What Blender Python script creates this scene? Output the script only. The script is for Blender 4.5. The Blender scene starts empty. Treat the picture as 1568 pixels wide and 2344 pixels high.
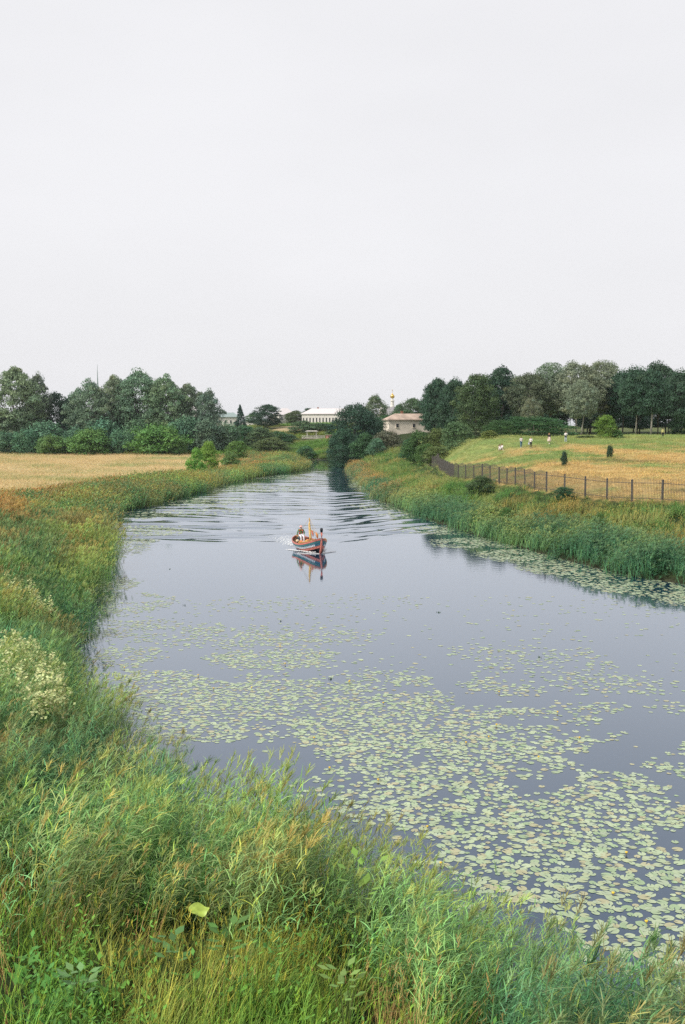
import bpy, bmesh, math, random
import numpy as np
from mathutils import Vector, Matrix, noise as mnoise

random.seed(7)
RNG = np.random.default_rng(7)
scene = bpy.context.scene
COL = scene.collection
R = math.radians

# ------------------------------------------------------------------ camera
CAM_H = 10.0
FPX = 2279.0                      # focal length in units where the picture is 1568 x 2344
PITCH = math.atan((1172 - 986) / FPX)
cam_d = bpy.data.cameras.new('camera')
cam_d.sensor_fit = 'VERTICAL'
cam_d.sensor_height = 36.0
cam_d.lens = 35.0
cam_d.clip_start = 0.5
cam_d.clip_end = 9000
cam = bpy.data.objects.new('camera', cam_d)
cam.location = (0, 0, CAM_H)
cam.rotation_euler = (R(90) - PITCH, 0, 0)
COL.objects.link(cam)
scene.camera = cam

# ------------------------------------------------------------------ world, sun, exposure
SUN_EL, SUN_AZ = 44.0, 242.0      # degrees; azimuth clockwise from +Y: behind the camera, to the left
world = bpy.data.worlds.new('World')
scene.world = world
world.use_nodes = True
wn = world.node_tree
wn.nodes.clear()
w_out = wn.nodes.new('ShaderNodeOutputWorld')
w_bg = wn.nodes.new('ShaderNodeBackground')
w_bg.inputs['Strength'].default_value = 0.1
sky = wn.nodes.new('ShaderNodeTexSky')
sky.sky_type = 'NISHITA'
sky.sun_disc = False
sky.sun_elevation = R(SUN_EL)
sky.sun_rotation = R(SUN_AZ)
sky.dust_density = 6.0
sky.air_density = 1.0
# thick even cloud cover over the clear sky: only a trace of the blue comes through
w_mix = wn.nodes.new('ShaderNodeMix'); w_mix.data_type = 'RGBA'
w_mix.inputs['Factor'].default_value = 0.97
w_mix.inputs['B'].default_value = (3.60, 3.59, 3.68, 1)
wn.links.new(sky.outputs[0], w_mix.inputs['A'])
w_tc = wn.nodes.new('ShaderNodeTexCoord'); w_mp = wn.nodes.new('ShaderNodeMapping'); w_mp.inputs['Scale'].default_value = (1, 1, 2.6)
w_nz = wn.nodes.new('ShaderNodeTexNoise'); w_nz.inputs['Scale'].default_value = 1.7; w_nz.inputs['Detail'].default_value = 4; w_nz.inputs['Roughness'].default_value = .55
wn.links.new(w_tc.outputs['Generated'], w_mp.inputs['Vector']); wn.links.new(w_mp.outputs[0], w_nz.inputs['Vector'])
w_mr = wn.nodes.new('ShaderNodeMapRange'); w_mr.inputs['From Min'].default_value = .3; w_mr.inputs['From Max'].default_value = .7
w_mr.inputs['To Min'].default_value = .955; w_mr.inputs['To Max'].default_value = 1.04
wn.links.new(w_nz.outputs['Fac'], w_mr.inputs['Value'])
w_mu = wn.nodes.new('ShaderNodeMix'); w_mu.data_type = 'RGBA'; w_mu.blend_type = 'MULTIPLY'; w_mu.inputs['Factor'].default_value = 1
wn.links.new(w_mix.outputs['Result'], w_mu.inputs['A']); wn.links.new(w_mr.outputs['Result'], w_mu.inputs['B'])
wn.links.new(w_mu.outputs['Result'], w_bg.inputs['Color'])
wn.links.new(w_bg.outputs[0], w_out.inputs[0])

sun_d = bpy.data.lights.new('sun', 'SUN')
sun_d.energy = 1.5
sun_d.angle = R(10)
sun_d.color = (1.0, 0.95, 0.86)
sun = bpy.data.objects.new('sun', sun_d)
COL.objects.link(sun)
_az, _el = R(SUN_AZ), R(SUN_EL)
_dir = Vector((math.sin(_az) * math.cos(_el), math.cos(_az) * math.cos(_el), math.sin(_el)))
sun.rotation_euler = _dir.to_track_quat('Z', 'Y').to_euler()
sun.location = (0, 0, 60)

scene.view_settings.view_transform = 'Standard'
scene.view_settings.look = 'None'
scene.view_settings.exposure = 1.28
scene.view_settings.gamma = 1.0
scene.view_settings.use_curve_mapping = False
scene.render.engine = 'CYCLES'
scene.cycles.max_bounces = 5
scene.cycles.diffuse_bounces = 3
scene.cycles.glossy_bounces = 2
scene.cycles.transmission_bounces = 2
scene.cycles.transparent_max_bounces = 4
scene.cycles.use_denoising = False

# ------------------------------------------------------------------ air
HAZE = 0.00008
def add_haze():
    me = bpy.data.meshes.new('haze')
    x0, x1, y0, y1, z0, z1 = -4200, 4200, -800, 5200, -3.0, 60.0
    v = [(x, y, z) for z in (z0, z1) for x, y in ((x0, y0), (x1, y0), (x1, y1), (x0, y1))]
    me.from_pydata(v, [], [(3, 2, 1, 0), (4, 5, 6, 7), (0, 1, 5, 4), (1, 2, 6, 5), (2, 3, 7, 6), (3, 0, 4, 7)])
    m = bpy.data.materials.new('haze'); m.use_nodes = True; n = m.node_tree; n.nodes.clear()
    o_ = n.nodes.new('ShaderNodeOutputMaterial'); p_ = n.nodes.new('ShaderNodeVolumePrincipled')
    p_.inputs['Color'].default_value = (.88, .92, 1, 1); p_.inputs['Density'].default_value = HAZE; p_.inputs['Anisotropy'].default_value = .2
    n.links.new(p_.outputs[0], o_.inputs['Volume'])
    me.materials.append(m)
    o = bpy.data.objects.new('haze', me); o['kind'] = 'stuff'; COL.objects.link(o)
scene.cycles.volume_bounces = 0

# ------------------------------------------------------------------ placing helpers
CP, SP = math.cos(PITCH), math.sin(PITCH)
def ray(u, v):
    a, b = u - 784.0, 1172.0 - v
    return (a, FPX * CP + b * SP, -FPX * SP + b * CP)
def at_z(u, v, z):
    d = ray(u, v); t = (z - CAM_H) / d[2]
    return (d[0] * t, d[1] * t, z)
def at_Y(u, v, Y):
    d = ray(u, v); t = Y / d[1]
    return (d[0] * t, Y, CAM_H + d[2] * t)
def smooth(a, b, x):
    t = np.clip((x - a) / (b - a), 0, 1)
    return t * t * (3 - 2 * t)

_perm = np.random.default_rng(3).random((256, 256))
def vnoise(x, y):
    x = np.asarray(x, float); y = np.asarray(y, float)
    xi = np.floor(x).astype(int); yi = np.floor(y).astype(int)
    fx = x - xi; fy = y - yi
    fx = fx * fx * (3 - 2 * fx); fy = fy * fy * (3 - 2 * fy)
    g = lambda i, j: _perm[i & 255, j & 255]
    return (g(xi, yi) * (1 - fx) + g(xi + 1, yi) * fx) * (1 - fy) + (g(xi, yi + 1) * (1 - fx) + g(xi + 1, yi + 1) * fx) * fy
def fbm(x, y, s=1.0, o=3):
    r = 0; a = 1; t = 0
    for k in range(o):
        r = r + a * vnoise(x / s * 2 ** k + 17 * k, y / s * 2 ** k + 31 * k); t += a; a *= 0.5
    return r / t

# ------------------------------------------------------------------ object helpers
def link(o, parent=None):
    COL.objects.link(o)
    if parent is not None:
        o.parent = parent
    return o
def tag(o, label=None, cat=None, group=None, kind=None):
    if label: o['label'] = label
    if cat: o['category'] = cat
    if group: o['group'] = group
    if kind: o['kind'] = kind
    return o
def empty(name, loc=(0, 0, 0), rz=0.0, **k):
    o = bpy.data.objects.new(name, None)
    o.empty_display_size = 0.3
    o.location = loc; o.rotation_euler = (0, 0, rz)
    link(o)
    return tag(o, **k)
def mesh_np(name, V, F, col=None, mat=None, smooth_=False):
    """V (n,3), F (m,3 or 4) index array, col (n,3) point colour"""
    me = bpy.data.meshes.new(name)
    V = np.asarray(V, np.float32); F = np.asarray(F, np.int32)
    k = F.shape[1]
    me.vertices.add(len(V)); me.vertices.foreach_set('co', V.ravel())
    me.loops.add(F.size); me.loops.foreach_set('vertex_index', F.ravel())
    me.polygons.add(len(F))
    me.polygons.foreach_set('loop_start', np.arange(0, F.size, k, dtype=np.int32))
    me.polygons.foreach_set('loop_total', np.full(len(F), k, np.int32))
    if smooth_:
        me.polygons.foreach_set('use_smooth', np.ones(len(F), bool))
    me.update(calc_edges=True)
    if col is not None:
        a = me.color_attributes.new('col', 'FLOAT_COLOR', 'POINT')
        c = np.ones((len(V), 4), np.float32); c[:, :3] = col
        a.data.foreach_set('color', c.ravel())
    if mat: me.materials.append(mat)
    return me
def obj(name, me, parent=None, loc=(0, 0, 0), rot=(0, 0, 0), **k):
    o = bpy.data.objects.new(name, me)
    o.location = loc; o.rotation_euler = rot
    link(o, parent)
    return tag(o, **k)
class MB:
    """collects simple shapes into one mesh"""
    def __init__(s): s.v = []; s.f = []
    def add(s, vs, fs):
        n = len(s.v); s.v += [tuple(p) for p in vs]; s.f += [tuple(i + n for i in f) for f in fs]; return s
    def box(s, c, d, rz=0.0, taper=1.0):
        cx, cy, cz = c; hx, hy, hz = d[0] / 2, d[1] / 2, d[2] / 2
        co, si = math.cos(rz), math.sin(rz); vs = []
        for z, t in ((-hz, 1), (hz, taper)):
            for x, y in ((-hx, -hy), (hx, -hy), (hx, hy), (-hx, hy)):
                x *= t; y *= t
                vs.append((cx + x * co - y * si, cy + x * si + y * co, cz + z))
        return s.add(vs, [(3, 2, 1, 0), (4, 5, 6, 7), (0, 1, 5, 4), (1, 2, 6, 5), (2, 3, 7, 6), (3, 0, 4, 7)])
    def tube(s, pts, rad, n=6, cap=True):
        pts = [Vector(p) for p in pts]
        if not hasattr(rad, '__len__'): rad = [rad] * len(pts)
        vs = []; fs = []
        for i, p in enumerate(pts):
            d = (pts[min(i + 1, len(pts) - 1)] - pts[max(i - 1, 0)]).normalized()
            a = d.cross(Vector((0, 0, 1)))
            if a.length < 0.05: a = d.cross(Vector((0, 1, 0)))
            a.normalize(); b = d.cross(a)
            for k in range(n):
                t = 2 * math.pi * k / n
                vs.append(p + (a * math.cos(t) + b * math.sin(t)) * rad[i])
        for i in range(len(pts) - 1):
            for k in range(n):
                fs.append((i * n + k, i * n + (k + 1) % n, (i + 1) * n + (k + 1) % n, (i + 1) * n + k))
        if cap:
            fs.append(tuple(range(n - 1, -1, -1))); m = (len(pts) - 1) * n
            fs.append(tuple(m + k for k in range(n)))
        return s.add(vs, fs)
    def lathe(s, prof, n=16, c=(0, 0, 0)):
        vs = []; fs = []
        for r, z in prof:
            for k in range(n):
                t = 2 * math.pi * k / n
                vs.append((c[0] + r * math.cos(t), c[1] + r * math.sin(t), c[2] + z))
        for i in range(len(prof) - 1):
            for k in range(n):
                fs.append((i * n + k, i * n + (k + 1) % n, (i + 1) * n + (k + 1) % n, (i + 1) * n + k))
        fs.append(tuple(range(n - 1, -1, -1))); m = (len(prof) - 1) * n
        fs.append(tuple(m + k for k in range(n)))
        return s.add(vs, fs)
    def mesh(s, name, mat, smooth_=False):
        me = bpy.data.meshes.new(name); me.from_pydata(s.v, [], s.f); me.update()
        if mat: me.materials.append(mat)
        if smooth_:
            me.polygons.foreach_set('use_smooth', np.ones(len(me.polygons), bool))
        return me
    def build(s, name, mat, parent=None, smooth_=False, loc=(0, 0, 0), rot=(0, 0, 0), **k):
        return obj(name, s.mesh(name, mat, smooth_), parent, loc, rot, **k)

# ------------------------------------------------------------------ materials
def new_mat(name):
    m = bpy.data.materials.new(name); m.use_nodes = True
    nt = m.node_tree; b = nt.nodes['Principled BSDF']
    return m, nt, b
def simple(name, rgb, rough=0.7, metal=0.0, var=0.12, scale=3.0, spec=0.4, bump=0.0):
    m, nt, b = new_mat(name)
    tc = nt.nodes.new('ShaderNodeTexCoord')
    nz = nt.nodes.new('ShaderNodeTexNoise'); nz.inputs['Scale'].default_value = scale; nz.inputs['Detail'].default_value = 5
    nt.links.new(tc.outputs['Object'], nz.inputs['Vector'])
    mr = nt.nodes.new('ShaderNodeMapRange')
    mr.inputs['From Min'].default_value = 0.3; mr.inputs['From Max'].default_value = 0.7
    mr.inputs['To Min'].default_value = 1 - var; mr.inputs['To Max'].default_value = 1 + var
    nt.links.new(nz.outputs['Fac'], mr.inputs['Value'])
    mx = nt.nodes.new('ShaderNodeMix'); mx.data_type = 'RGBA'; mx.blend_type = 'MULTIPLY'
    mx.inputs['Factor'].default_value = 1; mx.inputs['A'].default_value = (*rgb, 1)
    nt.links.new(mr.outputs['Result'], mx.inputs['B'])
    nt.links.new(mx.outputs['Result'], b.inputs['Base Color'])
    b.inputs['Roughness'].default_value = rough; b.inputs['Metallic'].default_value = metal
    b.inputs['Specular IOR Level'].default_value = spec
    if bump:
        bp = nt.nodes.new('ShaderNodeBump'); bp.inputs['Strength'].default_value = bump
        nt.links.new(nz.outputs['Fac'], bp.inputs['Height']); nt.links.new(bp.outputs[0], b.inputs['Normal'])
    return m
def leafy(name, rough=0.55, trans=0.3, source='tint', spec=0.3):
    """point colour 'col' times either the instance tint or the object colour"""
    m, nt, b = new_mat(name)
    c = nt.nodes.new('ShaderNodeAttribute'); c.attribute_name = 'col'; c.attribute_type = 'GEOMETRY'
    mx = nt.nodes.new('ShaderNodeMix'); mx.data_type = 'RGBA'; mx.blend_type = 'MULTIPLY'; mx.inputs['Factor'].default_value = 1
    nt.links.new(c.outputs['Color'], mx.inputs['A'])
    if source == 'tint':
        t = nt.nodes.new('ShaderNodeAttribute'); t.attribute_name = 'tint'; t.attribute_type = 'INSTANCER'
        nt.links.new(t.outputs['Color'], mx.inputs['B'])
    else:
        t = nt.nodes.new('ShaderNodeObjectInfo'); nt.links.new(t.outputs['Color'], mx.inputs['B'])
    nt.links.new(mx.outputs['Result'], b.inputs['Base Color'])
    b.inputs['Roughness'].default_value = rough; b.inputs['Specular IOR Level'].default_value = spec
    tr = nt.nodes.new('ShaderNodeBsdfTranslucent'); nt.links.new(mx.outputs['Result'], tr.inputs['Color'])
    ms = nt.nodes.new('ShaderNodeMixShader'); ms.inputs[0].default_value = trans
    nt.links.new(b.outputs[0], ms.inputs[1]); nt.links.new(tr.outputs[0], ms.inputs[2])
    nt.links.new(ms.outputs[0], nt.nodes['Material Output'].inputs['Surface'])
    return m
M_BLADE = leafy('blade', 0.5, 0.2, 'tint', 0.2)
M_LEAF = leafy('tree_leaf', 0.6, 0.22, 'object', 0.25)
M_BARK = simple('bark', (0.10, 0.085, 0.07), 0.9, var=0.3, scale=2)
M_BARK_PALE = simple('pale_bark', (0.30, 0.28, 0.25), 0.9, var=0.35, scale=1.2)

# ------------------------------------------------------------------ river outline
SH_L = [at_z(u, v, z)[:2] for u, v, z in [
    (600, 1055, 0), (650, 1058, 0), (682, 1063, 0), (702, 1072, 0), (640, 1084, 0), (560, 1097, 0), (470, 1118, 0), (400, 1139, 0),
    (330, 1158, 0), (262, 1171, 0), (236, 1178, 0), (225, 1199, 0), (226, 1236, .3), (226, 1270, .6), (222, 1300, .8), (196, 1325, 1.0),
    (165, 1345, 1.0), (152, 1365, 1.2), (148, 1395, 1.5), (134, 1426, 1.9), (150, 1463, 2.1), (165, 1493, 2.3), (200, 1524, 2.38), (265, 1556, 2.38),
    (315, 1590, 2.38), (350, 1612, 2.38), (375, 1645, 2.38), (385, 1680, 2.38), (415, 1718, 2.38), (500, 1730, 2.38), (600, 1745, 2.38),
    (680, 1772, 2.38), (740, 1806, 2.38), (810, 1820, 2.38), (900, 1858, 2.38), (960, 1890, 2.38), (1040, 1920, 2.38), (1110, 1968, 2.38),
    (1200, 2018, 2.38), (1300, 2045, 2.38), (1400, 2085, 2.38), (1500, 2128, 2.38), (1568, 2162, 2.38)]]
SH_L += [(9.5, 10.0), (22.0, 5.0), (60.0, -10.0)]
SH_R = [at_z(u, v, 0)[:2] for u, v in [
    (1568, 1337), (1420, 1312), (1300, 1282), (1190, 1252), (1090, 1224), (1020, 1202), (960, 1182), (880, 1147), (830, 1112),
    (808, 1086), (796, 1072), (800, 1061), (792, 1052), (745, 1052), (700, 1051), (660, 1048.5), (600, 1047)]]
SH_R = [(130.0, 5.0), (60.0, 32.0), (38.0, 52.0), (29.0, 60.0)] + SH_R
POLY = np.array(SH_L + SH_R)
def river_sd(X, Y):
    """distance to the shore, positive on land"""
    X = np.asarray(X, float).ravel(); Y = np.asarray(Y, float).ravel()
    n = len(POLY); d = np.full(len(X), 1e9); ins = np.zeros(len(X), bool)
    for i in range(n):
        ax, ay = POLY[i]; bx, by = POLY[(i + 1) % n]
        ex, ey = bx - ax, by - ay
        t = np.clip(((X - ax) * ex + (Y - ay) * ey) / (ex * ex + ey * ey + 1e-9), 0, 1)
        d = np.minimum(d, np.hypot(X - ax - t * ex, Y - ay - t * ey))
        c = ((ay > Y) != (by > Y)) & (X < (bx - ax) * (Y - ay) / (by - ay + 1e-12) + ax)
        ins ^= c
    return np.where(ins, -d, d)
_ry = np.array([p[1] for p in SH_R[:-5]]); _rx = np.array([p[0] for p in SH_R[:-5]])
_o = np.argsort(_ry)
def right_x(Y): return np.interp(Y, _ry[_o], _rx[_o])
def is_right(X, Y):
    return (np.asarray(X) > right_x(Y) - 1.5) & (np.asarray(Y) > 12)

# ------------------------------------------------------------------ fence line
POSTS = [(1735, 83), (1650, 85.5), (1580, 88), (1515, 90.5), (1446, 93), (1389, 95.5), (1339, 98.5), (1291, 101.5), (1250, 104.5), (1223, 108), (1201, 111.5),
         (1179, 115), (1160, 118), (1142, 121), (1121, 124), (1103, 127.5), (1084, 131), (1065.5, 134.5), (1048, 138), (1037, 141)]
POSTS_XY = [((u - 784) / FPX * Y * 1.0033, float(Y)) for u, Y in POSTS]
for k in range(1, 36):
    Yk = 141 + 2.9 * k
    POSTS_XY.append((np.interp(Yk, [141, 200, 250], [15.65, 15.9, 18.6]), Yk))

# ------------------------------------------------------------------ terrain heights
ctrl = []
for (x, y) in POSTS_XY[::2]:
    ctrl.append((x, y, float(np.interp(y, [80, 93, 110, 141, 200, 250], [3.4, 3.5, 3.75, 3.35, 3.1, 5.7]))))
for u, v, Y in [(1700, 1008, 165), (1568, 1008, 165), (1400, 1010, 165), (1300, 1014, 163), (1200, 1014, 160), (1110, 1010, 165), (1075, 1013, 178),
                (1012, 1050, 165), (1040, 1030, 172), (1250, 1060, 128), (1400, 1060, 128), (1550, 1060, 125), (660, 1046, 372), (600, 1040, 392),
                (750, 1040, 365), (600, 1012, 425), (700, 1012, 420), (760, 1012, 400), (640, 982, 465), (700, 975, 480), (760, 975, 470),
                (900, 1032, 250), (950, 1012, 262), (870, 1042, 262)]:
    ctrl.append(at_Y(u, v, Y))
ctrl += [(17.5, 185, 5.0), (20, 205, 5.2), (20.5, 225, 5.6), (40, 200, 8.0), (90, 200, 8.2), (32, 235, 7.8), (26, 250, 6.6), (60, 300, 8.5), (140, 180, 8.2), (140, 320, 9), (18, 330, 9.5), (40, 340, 9.5),
         (70, 100, 5.0), (90, 60, 3.5), (60, 55, 1.5)]
ctrl += [(-60, 155, 1.2), (-30, 150, 1.0), (-120, 346, 1.8), (-50, 346, 1.8), (-20, 320, 1.2), (-20, 60, 1.3), (-40, 60, 1.6), (-45, 100, 1.4),
         (-90, 250, 1.5), (-25, 25, 1.9), (-10, 24, 1.5), (-10, 13, 2.1), (-25, 13, 2.3), (0, 14, 1.7), (6, 12, 1.5), (0, 0, 3.2), (-30, -20, 4), (-60, 20, 2.2),
         (-100, 80, 2), (-170, 350, 2.5), (-170, 150, 2), (-90, 400, 3), (-160, 420, 4), (-40, 390, 3)]
for x in (-400, -200, -90, -30, 30, 90, 200, 400):
    ctrl += [(x, 520, 12.4), (x, 800, 12.5), (x, 1500, 12.0)]
ctrl += [(-3000, 4000, 11), (0, 4500, 11), (3000, 4000, 11), (-2500, 500, 10), (2500, 500, 10), (-1500, -300, 8), (1500, -300, 8), (0, -400, 6)]
for p in SH_R[4:14]: ctrl.append((p[0] + 1.5, p[1] + 1, 0.5))
for p in SH_L[3:42:3]: ctrl.append((p[0] - 2.0, p[1] - 1, 0.8))
ctrl = np.array(ctrl)
def _phi(r): return -np.sqrt(r * r + 4.0)
_D = np.hypot(ctrl[:, None, 0] - ctrl[None, :, 0], ctrl[:, None, 1] - ctrl[None, :, 1])
_n = len(ctrl)
_A = np.zeros((_n + 1, _n + 1)); _A[:_n, :_n] = _phi(_D) + 0.8 * np.eye(_n); _A[:_n, _n] = 1; _A[_n, :_n] = 1
_W = np.linalg.solve(_A, np.append(ctrl[:, 2], 0))
def ground(X, Y, sd=None):
    shp = np.shape(X)
    X = np.asarray(X, float).ravel(); Y = np.asarray(Y, float).ravel()
    z = np.full(len(X), _W[_n])
    for i in range(_n):
        z += _W[i] * _phi(np.hypot(X - ctrl[i, 0], Y - ctrl[i, 1]))
    z += (fbm(X, Y, 9.0) - 0.5) * 0.5 * smooth(0, 60, Y) + (fbm(X + 50, Y, 2.5) - 0.5) * 0.18
    if sd is None: sd = river_sd(X, Y)
    shore = np.clip(0.12 + sd * 0.22, 0, None)
    k = smooth(0.0, 7.0, sd)
    zz = np.maximum(shore * (1 - k) + z * k, 0.1)
    out = np.where(sd > 0, zz, np.maximum(0.12 + sd * 0.5, -1.6))
    return out.reshape(shp)
def gz(x, y): return float(ground(np.array([x]), np.array([y]))[0])

# ------------------------------------------------------------------ terrain mesh
def grid_lines(parts):
    out = [parts[0][0]]
    for a, b, s in parts:
        n = max(1, int(round((b - a) / s)))
        out += list(np.linspace(a, b, n + 1)[1:])
    return np.array(out)
gx = grid_lines([(-4000, -1000, 500), (-1000, -200, 80), (-200, -70, 6), (-70, -30, 1.6), (-30, 40, 0.8), (40, 80, 1.6), (80, 220, 6), (220, 1000, 80), (1000, 4000, 500)])
gy = grid_lines([(-600, -40, 80), (-40, 8, 4), (8, 60, 0.6), (60, 180, 0.9), (180, 300, 2), (300, 500, 4), (500, 1000, 25), (1000, 5000, 250)])
GX, GY = np.meshgrid(gx, gy)
SD = river_sd(GX, GY).reshape(GX.shape)
GZ = ground(GX, GY, SD.ravel())
def hill_zone(X, Y):
    """land behind the fence on the right bank"""
    fx = np.interp(Y, [p[1] for p in POSTS_XY], [p[0] for p in POSTS_XY])
    return (X > fx) & (Y > 60) & (Y < 300)
def zone_color(X, Y, sd):
    """albedo of the soil and the low sward (n,3)"""
    X = X.ravel(); Y = Y.ravel(); sd = sd.ravel(); n = len(X)
    c = np.tile(np.array([0.035, 0.055, 0.02]), (n, 1))
    right = is_right(X, Y)
    field = smooth(130, 142, Y + (fbm(X, Y, 14) - .5) * 10 - np.maximum(0, X + 48) * 1.9) * (~right) * (Y < 352) * smooth(6, 12, sd)
    st = fbm(X * .4, Y, 6.0)[:, None]
    fc = np.array([0.50, 0.41, 0.23]) * (0.8 + 0.4 * st) * (1 - smooth(.5, .75, st) * np.array([.45, .2, .35]))
    c = c * (1 - field[:, None]) + fc * field[:, None]
    hill = hill_zone(X, Y) & right
    t = .5 * fbm(X * 1.0 + Y * .5, Y * .35 - X * 0.25, 7.0, 4) + .5 * fbm(X * .6 + Y * .7, Y * .5 - X * .35, 1.7, 3)
    crest = smooth(150, 163, Y + (fbm(X, Y, 6) - .5) * 16)
    k = .85 * np.clip(smooth(.33, .58, t + .04 * smooth(130, 95, Y)) * (1 - .75 * crest), 0, 1)[:, None]
    green = np.array([0.17, 0.245, 0.075]); tan = np.array([0.49, 0.325, 0.14]); dark = np.array([0.12, 0.075, 0.045])
    hc = green * (1 - k) + tan * k
    dk = (smooth(.58, .72, fbm(X * .7 + Y, Y * .3 - X * .1 + 40, 5.0, 3)) * (1 - crest) * smooth(165, 100, Y))[:, None] * 0.8
    hc = hc * (1 - dk) + dark * dk
    c = np.where(hill[:, None], hc, c)
    far = (Y > 350) & ~hill
    c = np.where(far[:, None], np.array([0.10, 0.12, 0.045]) * (0.7 + .6 * fbm(X, Y, 12))[:, None], c)
    # bare sandy slope below the white town
    sand = smooth(9, 5, np.hypot((X + 24) / 1.6, (Y - 468) / 2.2)) * smooth(.35, .5, fbm(X, Y, 4))
    c = c * (1 - sand[:, None]) + np.array([0.42, 0.33, 0.2]) * sand[:, None]
    mud = smooth(0.8, -0.5, sd)[:, None]
    return c * (1 - mud) + np.array([0.04, 0.035, 0.025]) * mud
nxg, nyg = len(gx), len(gy)
idx = np.arange(nxg * nyg).reshape(nyg, nxg)
FQ = np.stack([idx[:-1, :-1], idx[:-1, 1:], idx[1:, 1:], idx[1:, :-1]], -1).reshape(-1, 4)
m_ground, nt, b = new_mat('ground')
c = nt.nodes.new('ShaderNodeAttribute'); c.attribute_name = 'col'
tc = nt.nodes.new('ShaderNodeTexCoord')
nz = nt.nodes.new('ShaderNodeTexNoise'); nz.inputs['Scale'].default_value = 1.6; nz.inputs['Detail'].default_value = 8; nz.inputs['Roughness'].default_value = 0.7
nt.links.new(tc.outputs['Object'], nz.inputs['Vector'])
mr = nt.nodes.new('ShaderNodeMapRange'); mr.inputs['From Min'].default_value = .3; mr.inputs['From Max'].default_value = .7
mr.inputs['To Min'].default_value = .55; mr.inputs['To Max'].default_value = 1.4
nt.links.new(nz.outputs['Fac'], mr.inputs['Value'])
mx = nt.nodes.new('ShaderNodeMix'); mx.data_type = 'RGBA'; mx.blend_type = 'MULTIPLY'; mx.inputs['Factor'].default_value = 1
nt.links.new(c.outputs['Color'], mx.inputs['A']); nt.links.new(mr.outputs['Result'], mx.inputs['B'])
nt.links.new(mx.outputs['Result'], b.inputs['Base Color'])
b.inputs['Roughness'].default_value = 0.95; b.inputs['Specular IOR Level'].default_value = 0.1
bp = nt.nodes.new('ShaderNodeBump'); bp.inputs['Strength'].default_value = 0.7; bp.inputs['Distance'].default_value = 0.3
nt.links.new(nz.outputs['Fac'], bp.inputs['Height']); nt.links.new(bp.outputs[0], b.inputs['Normal'])
me = mesh_np('ground', np.stack([GX.ravel(), GY.ravel(), GZ.ravel()], -1), FQ, zone_color(GX, GY, SD), m_ground, True)
obj('ground', me, kind='structure')

# ------------------------------------------------------------------ water with the wake
wx = grid_lines([(-140, -34, 8), (-34, 34, 0.42), (34, 160, 8)])
wy = grid_lines([(-30, 62, 4), (62, 80, 1.5), (80, 170, 0.36), (170, 260, 0.8), (260, 420, 4)])
WX, WY = np.meshgrid(wx, wy)
def wave(X, Y):
    Xc = X + 1.0
    yf = 88.0 + np.where(Xc > 0, 1.15 * Xc - 0.02 * Xc ** 2, -0.10 * np.abs(Xc) * 0 + 0.02 * np.abs(Xc)) + (vnoise(X / 6, 0 * X) - .5) * 1.5
    s = Y - yf
    on = smooth(-0.6, 1.6, s)
    centre = 1 - 0.75 * np.exp(-(Xc + 3) ** 2 / 50) * smooth(150, 105, Y)
    fade = np.interp(Y, [85, 100, 130, 170, 230, 280], [1.15, 1.1, .75, .55, .4, .1])
    ph = s / 5.2 * 2 * np.pi + (fbm(X / 2.6, Y, 6.0, 2) - .5) * 9.0 - .0012 * np.abs(Xc) ** 2
    h = np.sin(ph) + 0.35 * np.sin(2 * ph + 1.2)
    ph2 = (s * .9 - np.abs(Xc) * .55) / 3.2 * 2 * np.pi + (fbm(X, Y, 4.0, 2) - .5) * 3
    h2 = np.sin(ph2)
    return 0.05 * (.35 + 1.3 * fbm(X + 9, Y, 7.0, 2)) * on * centre * fade * (h + 0.35 * h2)
WZ = wave(WX, WY)
idx = np.arange(len(wx) * len(wy)).reshape(len(wy), len(wx))
WQ = np.stack([idx[:-1, :-1], idx[:-1, 1:], idx[1:, 1:], idx[1:, :-1]], -1).reshape(-1, 4)
m_water, nt, b = new_mat('river_water')
nt.nodes.remove(b)
wd = nt.nodes.new('ShaderNodeBsdfDiffuse'); wd.inputs['Color'].default_value = (0.013, 0.038, 0.076, 1)
wg = nt.nodes.new('ShaderNodeBsdfGlossy'); wg.inputs['Roughness'].default_value = 0.04; wg.inputs['Color'].default_value = (.91, .95, 1, 1)
lw = nt.nodes.new('ShaderNodeLayerWeight'); lw.inputs['Blend'].default_value = 0.5
pw = nt.nodes.new('ShaderNodeMath'); pw.operation = 'POWER'; pw.inputs[1].default_value = 3.1
nt.links.new(lw.outputs['Facing'], pw.inputs[0])
wm_ = nt.nodes.new('ShaderNodeMixShader'); nt.links.new(pw.outputs[0], wm_.inputs[0]); nt.links.new(wd.outputs[0], wm_.inputs[1]); nt.links.new(wg.outputs[0], wm_.inputs[2])
nt.links.new(wm_.outputs[0], nt.nodes['Material Output'].inputs['Surface'])
tc = nt.nodes.new('ShaderNodeTexCoord')
mp = nt.nodes.new('ShaderNodeMapping'); mp.inputs['Scale'].default_value = (0.8, 1.6, 1)
nt.links.new(tc.outputs['Object'], mp.inputs['Vector'])
nz = nt.nodes.new('ShaderNodeTexNoise'); nz.inputs['Scale'].default_value = 1.5; nz.inputs['Detail'].default_value = 3
nt.links.new(mp.outputs[0], nz.inputs['Vector'])
bp = nt.nodes.new('ShaderNodeBump'); bp.inputs['Strength'].default_value = 0.06; bp.inputs['Distance'].default_value = 0.05
nt.links.new(nz.outputs['Fac'], bp.inputs['Height']); nt.links.new(bp.outputs[0], wg.inputs['Normal'])
me = mesh_np('water', np.stack([WX.ravel(), WY.ravel(), WZ.ravel()], -1), WQ, None, m_water, True)
obj('river_water', me, kind='structure')

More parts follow.
